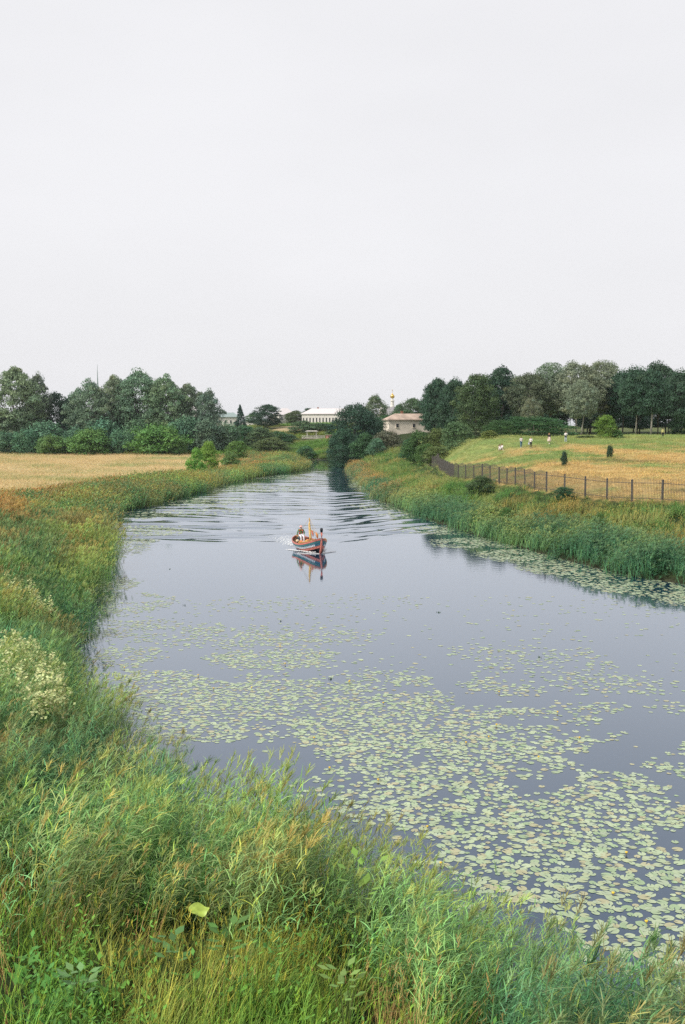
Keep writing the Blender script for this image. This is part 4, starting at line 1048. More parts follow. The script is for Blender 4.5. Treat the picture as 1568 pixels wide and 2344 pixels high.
# ------------------------------------------------------------------ people
def skinned(name, V, E, Rr, mat, parent, sub=1):
    me = bpy.data.meshes.new(name); me.from_pydata(V, E, []); me.materials.append(mat)
    o = obj(name, me, parent)
    md = o.modifiers.new('skin', 'SKIN'); md.use_smooth_shade = True
    lay = me.skin_vertices[0].data
    for i, r_ in enumerate(Rr):
        lay[i].radius = (r_, r_) if not hasattr(r_, '__len__') else r_
        lay[i].use_root = (i == 0)
    sd_ = o.modifiers.new('subsurf', 'SUBSURF'); sd_.levels = sub; sd_.render_levels = sub
    return o
M_SKIN = simple('skin', (.52, .32, .23), .6, var=.04)
def cmat(rgb, nm='cloth'): return simple(nm, rgb, .85, var=.1, scale=8)
def person(loc, rz, J, top, legs, hair, label, long_hair=False, bare_arm=False, skirt=None, hat=None, vest=None, group=None, scale=1.0, extra=None):
    """J: joint dict in metres (pelvis, chest, neck, head, shl, elbl, wrl, ... )"""
    e = empty('person', loc, rz, label=label, cat='person', group=group)
    e.scale = (scale,) * 3
    j = J
    V = [j['pelvis'], j['waist'], j['chest'], j['neck'], j['head'], j['crown'], j['shl'], j['ell'], j['wrl'], j['hal'], j['shr'], j['elr'], j['wrr'], j['har'],
         j['hil'], j['knl'], j['anl'], j['tol'], j['hir'], j['knr'], j['anr'], j['tor']]
    E = [(0, 1), (1, 2), (2, 3), (3, 4), (4, 5), (2, 6), (6, 7), (7, 8), (8, 9), (2, 10), (10, 11), (11, 12), (12, 13), (0, 14), (14, 15), (15, 16), (16, 17), (0, 18), (18, 19), (19, 20), (20, 21)]
    Rr = [.115, .105, (.15, .11), .055, (.085, .10), .07, .055, .042, .03, .028, .055, .042, .03, .028, .085, .055, .04, .03, .085, .055, .04, .03]
    skinned('body', V, E, Rr, M_SKIN, e, 1)
    # face: nose, eyes, mouth, ears
    h = Vector(j['head']); f = Vector(j.get('face', (0, -1, 0))).normalized(); r_ = f.cross(Vector((0, 0, 1))).normalized()
    F = MB(); F.tube([h + f * .085 + Vector((0, 0, .01)), h + f * .12 - Vector((0, 0, .02))], [.012, .016], 5)
    for sg in (-1, 1): F.tube([h + r_ * sg * .08, h + r_ * sg * .1], [.025, .02], 6)
    F.build('nose_and_ears', M_SKIN, e)
    for sg in (-1, 1): MB().lathe([(.004, -.01), (.012, 0), (.004, .01)], 6, tuple(h + f * .092 + r_ * sg * .035 + Vector((0, 0, .02)))).build('eye', M_DARKW, e)
    MB().box(tuple(h + f * .09 - Vector((0, 0, .055))), (.045, .015, .012)).build('mouth', M_RED, e)
    # hands: a palm is part of the body; five fingers each
    for hn, wn_ in (('hal', 'wrl'), ('har', 'wrr')):
        a = Vector(j[wn_]); b_ = Vector(j[hn]); d = (b_ - a).normalized(); s_ = d.cross(Vector((0.3, 1, .2))).normalized()
        for k in range(5):
            o_ = s_ * (k - 2) * .016; ln = (.045, .065, .075, .07, .05)[k]
            if k == 0: o_ = s_ * -.04; 
            MB().tube([b_ + o_ - d * .01, b_ + o_ + d * ln * .6, b_ + o_ + d * ln + Vector((0, 0, -.01))], [.010, .009, .006], 5).build('finger', M_SKIN, e)
    k = 1.16
    sh_V = [j['waist'], j['chest'], tuple((Vector(j['chest']) * .35 + Vector(j['neck']) * .65)), j['shl'], j['ell'], j['shr'], j['elr'], tuple((Vector(j['pelvis']) * .6 + Vector(j['waist']) * .4))]
    sh_E = [(0, 1), (1, 2), (1, 3), (3, 4), (1, 5), (5, 6), (0, 7)]; sh_R = [.13, (.175, .135), .075, .075, .055, .075, .055, .135]
    if not bare_arm:
        sh_V += [j['wrl'], j['wrr']]; sh_E += [(4, 8), (6, 9)]; sh_R += [.043, .043]
    skinned('shirt', sh_V, sh_E, sh_R, top, e, 1)
    if skirt:
        P0 = Vector(j['pelvis']); B = MB(); B.lathe([(.14, .16), (.2, 0), (.26, -.25), (.31, -.52), (.30, -.53), (.2, -.3)], 14, tuple(P0)); B.build('skirt', skirt, e, True)
    else:
        tr_V = [j['pelvis'], j['hil'], j['knl'], j['anl'], j['hir'], j['knr'], j['anr']]
        skinned('trousers', tr_V, [(0, 1), (1, 2), (2, 3), (0, 4), (4, 5), (5, 6)], [.135, .105, .075, .062, .105, .075, .062], legs, e, 1)
    for an, to in (('anl', 'tol'), ('anr', 'tor')):
        a, b_ = Vector(j[an]), Vector(j[to]); MB().tube([a + (a - b_) * .25 - Vector((0, 0, .03)), a + Vector((0, 0, -.01)), b_ + (b_ - a) * .15], [.05, .058, .035], 8).build('shoe', cmat((.65, .63, .6)) if label.find('dark shoes') < 0 else M_DARKW, e, True)
    hb = MB(); c0 = h - f * .012 + Vector((0, 0, .045))
    prof = [(.015, .105), (.07, .085), (.1, .04), (.108, -.01), (.098, -.05)]
    hb.lathe(prof, 12, tuple(c0)); hb.build('hair', hair, e, True)
    if long_hair:
        MB().tube([h - f * .07 + Vector((0, 0, .06)), h - f * .12 - Vector((0, 0, .08)), h - f * .13 - Vector((0, 0, .26)), h - f * .12 - Vector((0, 0, .4))], [.08, .09, .07, .03], 8).build('long_hair', hair, e, True)
    if hat:
        MB().lathe([(.02, .15), (.09, .13), (.115, .06), (.12, .03), (.17, .025), (.17, .012), (.11, .01)], 14, tuple(h + Vector((0, 0, .02)))).build('hat', hat, e, True)
    if vest:
        for sg, jn in ((-1, 'shl'), (1, 'shr')):
            a = Vector(j[jn]); w = Vector(j['waist']); c_ = Vector(j['chest'])
            m = (c_ + a) / 2 + f * .06
            MB().tube([a * .8 + c_ * .2 + Vector((0, 0, .03)), m, w + (a - c_) * .65 + f * .06, w + (a - c_) * .6 + f * .05 - Vector((0, 0, .14))], [.06, .1, .095, .07], 8).build('vest_panel', vest, e, True)
    if extra: extra(e, j)
    return e
def standing(step=0.0, arms=(0, 0), face=(0, -1, 0)):
    J = dict(pelvis=(0, 0, .95), waist=(0, 0, 1.08), chest=(0, 0, 1.3), neck=(0, 0, 1.47), head=(0, -.02, 1.6), crown=(0, -.01, 1.68), face=face,
             shl=(-.19, 0, 1.4), shr=(.19, 0, 1.4), hil=(-.09, 0, .9), hir=(.09, 0, .9),
             knl=(-.1, -.03 - step * .5, .5), anl=(-.1, .0 - step, .08), tol=(-.11, -.16 - step, .04),
             knr=(.1, -.03 + step * .4, .5), anr=(.1, .02 + step, .09), tor=(.11, -.12 + step, .04))
    for sd_, sg, a in (('l', -1, arms[0]), ('r', 1, arms[1])):
        if a == 0: J['el' + sd_] = (sg * .25, .02, 1.13); J['wr' + sd_] = (sg * .26, -.06, .89); J['ha' + sd_] = (sg * .26, -.09, .81)
        elif a == 1: J['el' + sd_] = (sg * .25, -.02, 1.14); J['wr' + sd_] = (sg * .1, -.22, 1.14); J['ha' + sd_] = (sg * .03, -.25, 1.17)
        else: J['el' + sd_] = (sg * .26, -.03, 1.16); J['wr' + sd_] = (sg * .12, -.2, 1.38); J['ha' + sd_] = (sg * .08, -.18, 1.46)
    return J
def sitting():
    return dict(pelvis=(0, 0, .14), waist=(0, .01, .28), chest=(0, -.03, .5), neck=(0, -.05, .67), head=(0, -.08, .8), crown=(0, -.07, .88), face=(0, -1, 0),
                shl=(-.19, -.03, .6), shr=(.19, -.03, .6), ell=(-.25, -.16, .38), wrl=(-.14, -.36, .36), hal=(-.08, -.42, .37), elr=(.25, -.16, .38), wrr=(.14, -.36, .36), har=(.08, -.42, .37),
                hil=(-.1, -.04, .12), hir=(.1, -.04, .12), knl=(-.13, -.42, .42), anl=(-.12, -.66, .08), tol=(-.12, -.8, .05), knr=(.13, -.42, .40), anr=(.12, -.66, .08), tor=(.12, -.8, .05))
def on_hill(u, v, Y):
    p = at_Y(u, v, Y); return (p[0], Y, gz(p[0], Y))
H_BR = simple('brown_hair', (.07, .04, .025), .6); H_BL = simple('fair_hair', (.3, .18, .08), .6); H_RD = simple('auburn_hair', (.18, .07, .03), .6)
C_WHT = cmat((.75, .73, .72)); C_BLUE = cmat((.07, .16, .26)); C_BLK = cmat((.025, .025, .03)); C_LBL = cmat((.45, .52, .62)); C_PNK = cmat((.7, .58, .52))
person(on_hill(1193, 1020, 157), R(20), standing(0, (1, 1)), C_WHT, C_BLUE, H_BR, 'person in white top and blue jeans standing left of the strollers on the hill', True)
def bag(e, j): MB().box((-.3, -.05, .72), (.26, .1, .3), 0, .85).tube([(-.36, -.05, .86), (-.28, -.05, 1.0), (-.22, -.05, .86)], .012, 5).build('tote_bag', C_LBL, e)
person(on_hill(1215, 1020, 156), R(-10), standing(.05, (0, 1)), C_WHT, C_BLK, H_BL, 'person in white shirt and black trousers holding a pale bag on the hill', extra=bag)
person(on_hill(1257, 1017, 158), R(35), standing(.12, (0, 0)), C_BLK, C_PNK, H_BL, 'person in black top and pale skirt walking on the hill crest', True, True, skirt=C_PNK)
person(on_hill(1295, 1013, 163), R(-30), standing(.08, (1, 2)), C_WHT, C_LBL, H_BR, 'person in white top and light jeans, dark jacket tied at the waist', True,
       extra=lambda e, j: MB().lathe([(.15, .1), (.19, 0), (.22, -.16), (.14, -.18)], 12, (0, .02, .98)).build('tied_jacket', C_BLK, e, True))
person(on_hill(1143, 1021, 158), R(60), sitting(), C_PNK, C_PNK, H_BR, 'person with dark hair in pale clothes sitting on the grass, left of the pair', True)
person(on_hill(1149, 1021, 158), R(-40), sitting(), C_WHT, C_WHT, H_RD, 'person with auburn hair in white sitting on the grass, right of the pair', True)
M_SHADOWP = cmat((.55, .52, .2))
person(on_hill(1517, 1004, 186), R(0), standing(.05, (0, 0)), M_SHADOWP, C_BLK, H_BR, 'person in yellow shirt deep in the dark wood at right', group=None)

# ------------------------------------------------------------------ the painted boat
BO = at_z(727, 1262, 0)
boat_rz = R(-180 + 22)           # local +y is the bow; heading towards the camera and to the right
boat = empty('painted_boat', (BO[0] - .75, BO[1] + 0.9, 0.02), boat_rz, label='painted wooden boat in viking style with red rails and blue white pattern on the river', cat='boat')
def paint(nm, rgb): return simple(nm, rgb, .35, var=.12, scale=4)
M_BRED = paint('red_boat_paint', (.52, .17, .13)); M_BBLUE = paint('blue_boat_paint', (.04, .14, .21)); M_BTEAL = paint('teal_boat_paint', (.05, .16, .17))
M_BBLK = paint('black_boat_paint', (.012, .016, .022)); M_BWH = paint('white_boat_paint', (.75, .75, .78)); M_BTAN = simple('ochre_wood', (.45, .27, .08), .6, var=.2, scale=8)
M_INNER = simple('inner_planks', (.16, .07, .045), .8, var=.2)
BL, BB = 5.8, 2.15
def hull_pt(s, t, off=0.0):
    """s -1 stern .. 1 bow, t 0 keel .. 1 gunwale; returns half-section point (x>0)"""
    b = BB / 2 * max(0.0, 1 - abs(s) ** 2.5) ** .75 + .03
    g = .62 + (.62 * s ** 2.2 if s > 0 else .34 * abs(s) ** 2.0)
    kz = -.3 + .34 * abs(s) ** 3
    x = (b + off) * (math.sin(min(1, t * 1.08) * math.pi / 2) ** .62) if t > 0 else 0
    rake = (BL / 2) * s * (.86 + .14 * t)
    return (x, rake, kz + (g - kz) * t ** 1.15)
def band(t0, t1, off, mat, name, label=None, side=1, s0=-1, s1=1, n=24, thick=True):
    V = []; F = []
    for i in range(n + 1):
        s = s0 + (s1 - s0) * i / n
        for t, o_ in ((t0, off), (t1, off), (t1, off - .05), (t0, off - .05)):
            p = hull_pt(s, t, o_); V.append((side * p[0], p[1], p[2]))
    for i in range(n):
        for k in range(4):
            a = (i * 4 + k, i * 4 + (k + 1) % 4, (i + 1) * 4 + (k + 1) % 4, (i + 1) * 4 + k)
            F.append(a if side > 0 else a[::-1])
    me = bpy.data.meshes.new(name); me.from_pydata(V, [], F); me.materials.append(mat); me.update()
    return obj(name, me, boat, label=label)
for sd_ in (1, -1):
    band(0.0, .40, .0, M_BBLK, 'bottom_plank', side=sd_)
    band(.40, .58, .02, M_BRED, 'strake', 'red strake above the waterline', sd_)
    pt_ = band(.58, .76, .028, M_BBLUE, 'strake', 'dark blue strake with a row of white triangles', sd_)
    band(.76, .90, .036, M_BTEAL, 'strake', 'teal upper strake', sd_)
    band(.90, 1.03, .055, M_BRED, 'gunwale', side=sd_)
    # row of white triangles on the patterned strake
    B = MB(); nT = 40
    for k in range(nT):
        s0 = -.9 + 1.8 * k / nT; s1 = s0 + 1.8 / nT * .92; sm = (s0 + s1) / 2
        a, b_, c_ = hull_pt(s0, .595, .036), hull_pt(s1, .595, .036), hull_pt(sm, .745, .036)
        q = [(sd_ * p[0], p[1], p[2]) for p in (a, b_, c_)]; o2 = [(x - sd_ * .015, y, z) for x, y, z in q]
        B.add(q + o2, [(0, 1, 2), (5, 4, 3), (0, 3, 4, 1), (1, 4, 5, 2), (2, 5, 3, 0)])
    t_ = B.build('white_triangles', M_BWH, boat); t_['kind'] = 'stuff'
    B = MB()
    for k in range(18):
        s0 = .2 + .75 * k / 18; a = hull_pt(s0, 1.03, .04); B.box((sd_ * a[0], a[1], a[2] + .045), (.07, .09, .09), 0, .6)
    q = B.build('carved_rail', M_BTAN, boat); q['kind'] = 'stuff'
# name board with blue and red marks
B = MB(); Q = []
for i in range(9):
    s = -.42 + .72 * i / 8
    for t in (.30, .42):
        p = hull_pt(s, t, .03); Q.append((-p[0], p[1], p[2]))
for sd_ in (-1, 1):
    V = [((p[0]) * -sd_, p[1], p[2]) for p in Q] + [((p[0] + .05) * -sd_, p[1], p[2]) for p in Q]
    F = []
    for i in range(8):
        a = i * 2; F += [(a, a + 1, a + 3, a + 2), (a + 18, a + 20, a + 21, a + 19), (a + 1, a + 19, a + 21, a + 3), (a, a + 2, a + 20, a + 18)]
    me = bpy.data.meshes.new('name_board'); me.from_pydata(V, [], F); me.materials.append(M_BWH)
    nb_ = obj('name_board', me, boat)
    B = MB()
    for k in range(7):
        s = -.36 + .085 * k; p = hull_pt(s, .36, .045); B.box((sd_ * p[0], p[1], p[2]), (.03, .09, .1)); B.box((sd_ * p[0], p[1] + .08, p[2] + (.03 if k % 2 else -.03)), (.03, .05, .03))
    B.build('lettering', M_BBLUE, nb_)
    B = MB(); p = hull_pt(.26, .37, .045); B.box((sd_ * p[0], p[1], p[2]), (.03, .13, .1)); B.build('emblem', M_BRED, nb_)
# inner planking and floor
V = []; F = []
for i in range(21):
    s = -.97 + 1.94 * i / 20
    for sx, t in ((-1, .98), (-1, .6), (-1, .28), (1, .28), (1, .6), (1, .98)):
        p = hull_pt(s, t, -.07); V.append((sx * max(p[0], .01), p[1] * .985, p[2]))
for i in range(20):
    for k in range(5):
        F.append((i * 6 + k, (i + 1) * 6 + k, (i + 1) * 6 + k + 1, i * 6 + k + 1))
me = bpy.data.meshes.new('inner_planking'); me.from_pydata(V, [], F); me.materials.append(M_INNER); obj('inner_planking', me, boat)
# stems
st = MB().tube([(0, 2.55, -.25), (0, 2.86, .35), (0, 3.0, 1.0), (0, 3.02, 1.55), (0, 2.98, 1.78)], [.09, .10, .085, .075, .08], 8).build('bow_stem', M_BRED, boat, True)
MB().lathe([(.07, 0), (.1, .06), (.12, .2), (.13, .33), (.08, .38), (.02, .40)], 10, (0, 2.98, 1.72)).build('stem_head', M_BBLK, st, True)
MB().tube([(0, -2.45, -.2), (0, -2.82, .4), (0, -2.95, 1.0), (0, -2.9, 1.2)], [.08, .09, .07, .06], 8).build('stern_stem', M_BRED, boat, True)
for y in (-2.0, -.9, .6, 1.7):
    p = hull_pt(y / (BL / 2), .8, -.08); MB().box((0, y, p[2]), (2 * p[0], .24, .05)).build('thwart', M_BTAN, boat)
# mast with furled sail
MB().tube([(0, .35, 0), (0, .3, 1.2), (0, .2, 2.0), (0, .12, 2.72)], [.075, .07, .06, .04], 8).build('mast', M_BTAN, boat, True)
sl = MB().tube([(0, .22, 2.6), (.03, .2, 2.2), (.0, .25, 1.6), (-.03, .3, 1.1), (0, .32, .75)], [.05, .09, .11, .12, .1], 8).build('furled_sail', simple('ochre_canvas', (.62, .42, .16), .85, var=.25, scale=6), boat, True)
MB().tube([(0, .28, 1.75), (-.3, .5, 1.55), (-.62, .72, 1.3)], [.03, .026, .02], 6).build('yard', M_BTAN, boat)
MB().tube([(-.12, .36, 1.66), (-.2, .42, 1.38), (-.22, .42, 1.15)], [.05, .075, .03], 7).build('pennant', simple('red_cloth', (.5, .14, .08), .8), boat, True)
MB().tube([(-.42, .58, 1.5), (-.5, .62, 1.22), (-.55, .64, 1.0)], [.06, .10, .04], 7).build('pennant', simple('orange_cloth', (.62, .27, .1), .8), boat, True)
for x, y in ((-.95, -.8), (.95, -.8), (0, 2.85), (0, -2.6)):
    MB().tube([(0, .13, 2.68), (x, y, .8 if abs(x) > 0 else 1.05)], .008, 4).build('rope', M_BTAN, boat)
# oar-like tiller
MB().tube([(.1, -2.1, 1.0), (.2, -2.7, .95), (.3, -3.1, .4)], [.03, .03, .05], 6).build('tiller', M_BTAN, boat)
# cargo: shields, cushions, life jackets
rr = random.Random(4)
cm_ = [simple('cushion_orange', (.62, .22, .09), .85), simple('cushion_cream', (.7, .55, .38), .85), simple('cushion_pink', (.65, .38, .32), .85), simple('cushion_ochre', (.6, .38, .12), .85)]
def to_boat(x, y, z):
    co, si = math.cos(boat_rz), math.sin(boat_rz)
    return (boat.location[0] + x * co - y * si, boat.location[1] + x * si + y * co, boat.location[2] + z)
cn = ['orange', 'cream', 'pink', 'ochre']
where = ['near the stern', 'behind the mast', 'beside the mast', 'before the mast', 'near the bow']
ci_ = 0
for y in (-1.5, -.6, .05, .9, 1.35, 1.95):
    for x in (-.45, 0.02, .47):
        if abs(x) < .1 and abs(y - .3) < .35: continue
        if y < -1 and abs(x) < .1: continue
        xx = x * (1 - max(0, y - .8) * .35)
        r1 = rr.uniform(.13, .19); m = ci_ % 4
        w3 = where[0 if y < -1 else 1 if y < -.2 else 2 if y < .5 else 3 if y < 1.6 else 4]
        sdn = 'port side' if x > .1 else 'starboard side' if x < -.1 else 'middle'
        z0 = .50 + max(0, y) * .12
        o = MB().lathe([(.02, 0), (r1 * .9, .01), (r1 * 1.15, .08), (r1 * 1.1, .16), (r1 * .6, .24), (.02, .25)], 9).build('cushion', cm_[m], None, True, loc=to_boat(xx, y, z0), rot=(rr.uniform(-.2, .2), rr.uniform(-.2, .2), rr.uniform(0, 3)))
        tag(o, f'{cn[m]} bundle lying in the painted boat {w3}, {sdn}' + (', farther aft' if y in (-1.5, .9) else ''), 'bundle', 'bundles lying in the painted boat')
        ci_ += 1
# helmsman
J = dict(pelvis=(0, 0, .0), waist=(0, -.01, .15), chest=(0, -.04, .36), neck=(0, -.06, .53), head=(0, -.09, .66), crown=(0, -.08, .74), face=(0, -1, -.05),
         shl=(-.2, -.04, .46), shr=(.2, -.04, .46), ell=(-.3, -.02, .2), wrl=(-.33, .02, -.02), hal=(-.34, .03, -.09), elr=(.31, -.06, .2), wrr=(.26, -.22, .04), har=(.23, -.28, -.0),
         hil=(-.1, -.04, -.02), hir=(.1, -.04, -.02), knl=(-.13, -.42, -.08), anl=(-.12, -.5, -.52), tol=(-.12, -.64, -.56), knr=(.13, -.42, -.08), anr=(.12, -.5, -.52), tor=(.12, -.64, -.56))
hp = to_boat(0, -2.05, 1.06)
person(hp, boat_rz + math.pi, J, cmat((.10, .22, .07)), cmat((.72, .72, .78)), H_BR, 'helmsman in red vest over green shirt and white trousers sitting at the boat stern', vest=cmat((.55, .1, .06)), hat=cmat((.72, .4, .36)))

# ------------------------------------------------------------------ foam
M_FOAM = simple('foam', (.62, .64, .66), .8, var=.03)
def foam(name, pts, size, label):
    g = RNG; V = []; F = []; n = 0
    for (x, y, z), s_ in zip(pts, size):
        m = 6; a0 = g.uniform(0, 6.28); ring = [(x + s_ * math.cos(a0 + k * 2 * math.pi / m) * g.uniform(.6, 1.2), y + s_ * math.sin(a0 + k * 2 * math.pi / m) * g.uniform(.6, 1.2), z - .02) for k in range(m)]
        V += ring + [(x, y, z + s_ * .35)]
        for k in range(m): F.append((n + k, n + (k + 1) % m, n + m))
        n += m + 1
    me = mesh_np(name, V, F, None, M_FOAM, True); obj(name, me, kind='stuff', label=label, cat='foam')
co, si = math.cos(boat_rz), math.sin(boat_rz)
pts = []; sz = []
for k in range(520):    # propeller wash behind the stern
    t = RNG.random() ** .8; y = -3.0 - 8.5 * t; x = RNG.normal(.2 - 1.6 * t, .25 + .5 * t)
    if RNG.random() < t * .55: continue
    q = to_boat(x, y, 0); pts.append((q[0], q[1], .03 + .12 * max(0, 1 - t * 3) * RNG.random())); sz.append(RNG.uniform(.015, .07) * (1.2 - .5 * t))
foam('stern_wash', pts, sz, 'white churned wash behind the stern of the painted boat')
pts = []; sz = []
for sg in (-1, 1):
    for k in range(330):
        t = RNG.random(); s = .93 - 1.25 * t
        hp_ = hull_pt(max(s, -.8), .37, .05); off = .02 + (1.1 * max(0, t - .45)) + abs(RNG.normal(0, .05 + .09 * t))
        if t < .25: off += .12 * t
        q = to_boat(sg * (hp_[0] + off), hp_[1], 0); pts.append((q[0], q[1], .05 + .1 * RNG.random() * (1 - t))); sz.append(RNG.uniform(.03, .09))
    for k in range(220):
        t = RNG.random(); q = to_boat(sg * (.15 + 1.5 * t + RNG.normal(0, .04)), 2.75 - .9 * t, 0); pts.append((q[0], q[1], .04)); sz.append(RNG.uniform(.02, .07))
foam('bow_wave', pts, sz, 'thin white bow wave along both sides of the painted boat')

# ------------------------------------------------------------------ lily pads
m_pad, nt, b = new_mat('lily_pad')
c = nt.nodes.new('ShaderNodeAttribute'); c.attribute_name = 'col'
oi = nt.nodes.new('ShaderNodeObjectInfo'); mx = nt.nodes.new('ShaderNodeMix'); mx.data_type = 'RGBA'; mx.blend_type = 'MULTIPLY'; mx.inputs['Factor'].default_value = 1
nt.links.new(c.outputs['Color'], mx.inputs['A']); nt.links.new(oi.outputs['Color'], mx.inputs['B']); nt.links.new(mx.outputs['Result'], b.inputs['Base Color'])
b.inputs['Roughness'].default_value = .38; b.inputs['Specular IOR Level'].default_value = .5
blobs = [  # centre u, v, radius u, radius v (measured on the photo, turned into places on the water), weight
    (560, 1455, 260, 24, .22), (330, 1440, 110, 22, .2), (640, 1510, 150, 20, .6), (280, 1510, 70, 30, .35), (420, 1560, 180, 22, .45), (620, 1600, 260, 36, 1.5),
    (500, 1650, 150, 36, 1.5), (700, 1640, 200, 24, 1.4), (850, 1610, 160, 40, 1.2), (930, 1690, 190, 40, 1.4), (860, 1790, 140, 26, 1.3), (1080, 1750, 170, 36, 1.5), (1040, 1830, 200, 50, 1.7), (1250, 1880, 220, 60, 1.8),
    (1350, 1980, 240, 70, 2.0), (1500, 2070, 200, 90, 2.0), (1500, 1880, 130, 40, 1.4), (1180, 1650, 170, 26, .5), (1400, 1560, 150, 30, .14), (1520, 1700, 110, 24, .5),
    (950, 1560, 170, 26, .35), (1200, 1510, 200, 30, .12), (700, 1380, 260, 20, .03), (1420, 1790, 120, 22, .9), (1500, 1770, 90, 22, .8), (1300, 1700, 80, 16, .5),
    (300, 1380, 80, 22, .4), (260, 1340, 50, 14, .8), (290, 1260, 40, 22, .4), (1530, 1620, 60, 16, .2), (1180, 1580, 60, 12, .4), (1350, 1620, 90, 14, .25),
    # right bank strip
    (1090, 1245, 90, 12, 1.0), (1000, 1215, 60, 9, .9), (1200, 1272, 90, 13, 1.2), (1330, 1300, 100, 16, 1.3), (1460, 1335, 100, 20, 1.3), (1560, 1368, 60, 18, 1.2), (1250, 1300, 60, 10, .7), (920, 1178, 50, 8, .5),
    # left cove and far left
    (330, 1215, 90, 12, .7), (420, 1150, 140, 10, .8), (560, 1118, 120, 8, .7), (330, 1178, 90, 8, .6), (620, 1092, 90, 4, .8), (480, 1170, 130, 8, .4), (300, 1240, 50, 8, .9), (870, 1160, 60, 10, .4), (820, 1110, 20, 10, .6)]
WB = []
for u, v, ru, rv, w in blobs:
    c0 = at_z(u, v, 0); a = at_z(u, v - rv, 0); b2 = at_z(u, v + rv, 0)
    WB.append((c0[0], (a[1] + b2[1]) / 2, ru / FPX * c0[1] * (1.15 if w > 1.25 else 1), (a[1] - b2[1]) / 2 * (1.25 if w > 1.25 else 1), w))
def pad_density(X, Y):
    d = np.zeros(len(X))
    for cx, cy, rx, ry, w in WB:
        q = ((X - cx) / rx) ** 2 + ((Y - cy) / ry) ** 2
        d = np.maximum(d, w * smooth(1.9, .25, q))
    return d
NT = 60000
Yp = 14 + 250 * RNG.random(NT) ** 1.9; Xp = RNG.uniform(-.36, .36, NT) * Yp
# equalise the area density of the trial points, then thin
Xa = []; Ya = []
for y0, y1, dens, sc_ in [(12, 32, 52, 1), (32, 60, 40, 1.0), (60, 110, 16, 1.25), (110, 270, 3.0, 2.0)]:
    x1 = .36 * y1; n = int(2 * x1 * (y1 - y0) * dens); X = RNG.uniform(-x1, x1, n); Y = RNG.uniform(y0, y1, n)
    k = np.abs(X) < .355 * Y + 1; X, Y = X[k], Y[k]
    sdp = river_sd(X, Y); k = sdp < -.12; X, Y, sdp = X[k], Y[k], sdp[k]
    d = pad_density(X, Y)
    ng = fbm(X, Y, 1.4, 2); ng2 = fbm(X + 60, Y, 4.0, 2)
    pr = (d + .015 * (Y < 60)) * (smooth(.30, .50, ng * .6 + ng2 * .4)) * 1.9 + .28 * np.clip(d - .5, 0, 1) + smooth(-1.2, -.2, sdp) * .25
    k = RNG.random(len(X)) < pr
    Xa.append(np.stack([X[k], Y[k], np.full(k.sum(), sc_)], -1))
PP = np.concatenate(Xa)
# push apart: drop pads that overlap too much
cell = {}
keep = []
for i in RNG.permutation(len(PP)):
    x, y, s_ = PP[i]; ck = (int(x // .15), int(y // .15)); ok = True
    for a in (-1, 0, 1):
        for b_ in (-1, 0, 1):
            for j_ in cell.get((ck[0] + a, ck[1] + b_), ()):
                if (PP[j_][0] - x) ** 2 + (PP[j_][1] - y) ** 2 < (.128) ** 2: ok = False; break
            if not ok: break
        if not ok: break
    if ok: cell.setdefault(ck, []).append(i); keep.append(i)
PP = PP[keep]
def pad_shape(g, m=11):
    """round leaf with a notch and a slightly wavy rim; fan round a centre"""
    V = [(0, 0, .001)]
    for k in range(m):
        a = .22 + (2 * math.pi - .44) * k / (m - 1); r_ = g.uniform(.92, 1.06) * (1 + .1 * math.cos(a) ** 2)
        V.append((r_ * math.cos(a), r_ * math.sin(a) * .92, .001 + g.uniform(0, .005)))
    return np.array(V), [(0, k, k + 1) for k in range(1, m)]
pg = random.Random(5)
PADS = [pad_shape(pg) for _ in range(8)]
order = np.argsort(PP[:, 1]); PP = PP[order]
vis = np.abs(PP[:, 0]) < .343 * PP[:, 1]
# do not count pads hidden behind the near reeds
near = np.where(vis & (river_sd(PP[:, 0], PP[:, 1]) < -1.6))[0][:300]; near_set = set(near.tolist())
PAD_COLS = [(.34, .42, .26), (.38, .45, .29), (.31, .40, .24), (.36, .41, .24), (.38, .37, .22), (.34, .41, .28), (.27, .37, .21), (.37, .45, .28)]
pad_me = []
for V, F in PADS:
    c = np.tile(np.array([1., 1, 1]), (len(V), 1)); c[0] *= .85
    pad_me.append(mesh_np('lily_pad', V, F, c, m_pad))
pg = random.Random(9)
for i in near:
    x, y, s_ = PP[i]; r_ = pg.uniform(.06, .14)
    o = obj('lily_pad', pad_me[i % 8], None, (x, y, .001 + pg.uniform(0, .004)), (0, 0, pg.uniform(0, 6.28)))
    o.scale = (r_, r_, 1); o.color = (*pg.choice(PAD_COLS), 1)
    tag(o, 'pale green lily pad floating in the carpet off the near reeds', 'lily pad', 'nearest lily pads floating off the near reeds')
VV = []; FF = []; CC = []; n = 0
for i in range(len(PP)):
    if i in near_set: continue
    x, y, s_ = PP[i]; V, F = PADS[i % 8]; a = pg.uniform(0, 6.28); r_ = pg.uniform(.06, .13) * s_; co_, si_ = math.cos(a), math.sin(a)
    W = np.empty_like(V); W[:, 0] = x + r_ * (V[:, 0] * co_ - V[:, 1] * si_); W[:, 1] = y + r_ * (V[:, 0] * si_ + V[:, 1] * co_)
    W[:, 2] = V[:, 2] + .001 + pg.uniform(0, .004)
    if y > 80: W[:, 2] += wave(W[:, 0], W[:, 1])
    VV.append(W); FF.append(np.array(F) + n); n += len(V); CC.append(np.tile(np.array(pg.choice(PAD_COLS)) * pg.uniform(.85, 1.12), (len(V), 1)))
me = mesh_np('lily_pads', np.concatenate(VV), np.concatenate(FF), np.concatenate(CC), m_pad)
obj('lily_pads', me, kind='stuff', label='broken carpet of floating lily pads over the rest of the river', cat='lily pads')
print('pads', len(PP), 'near', len(near))

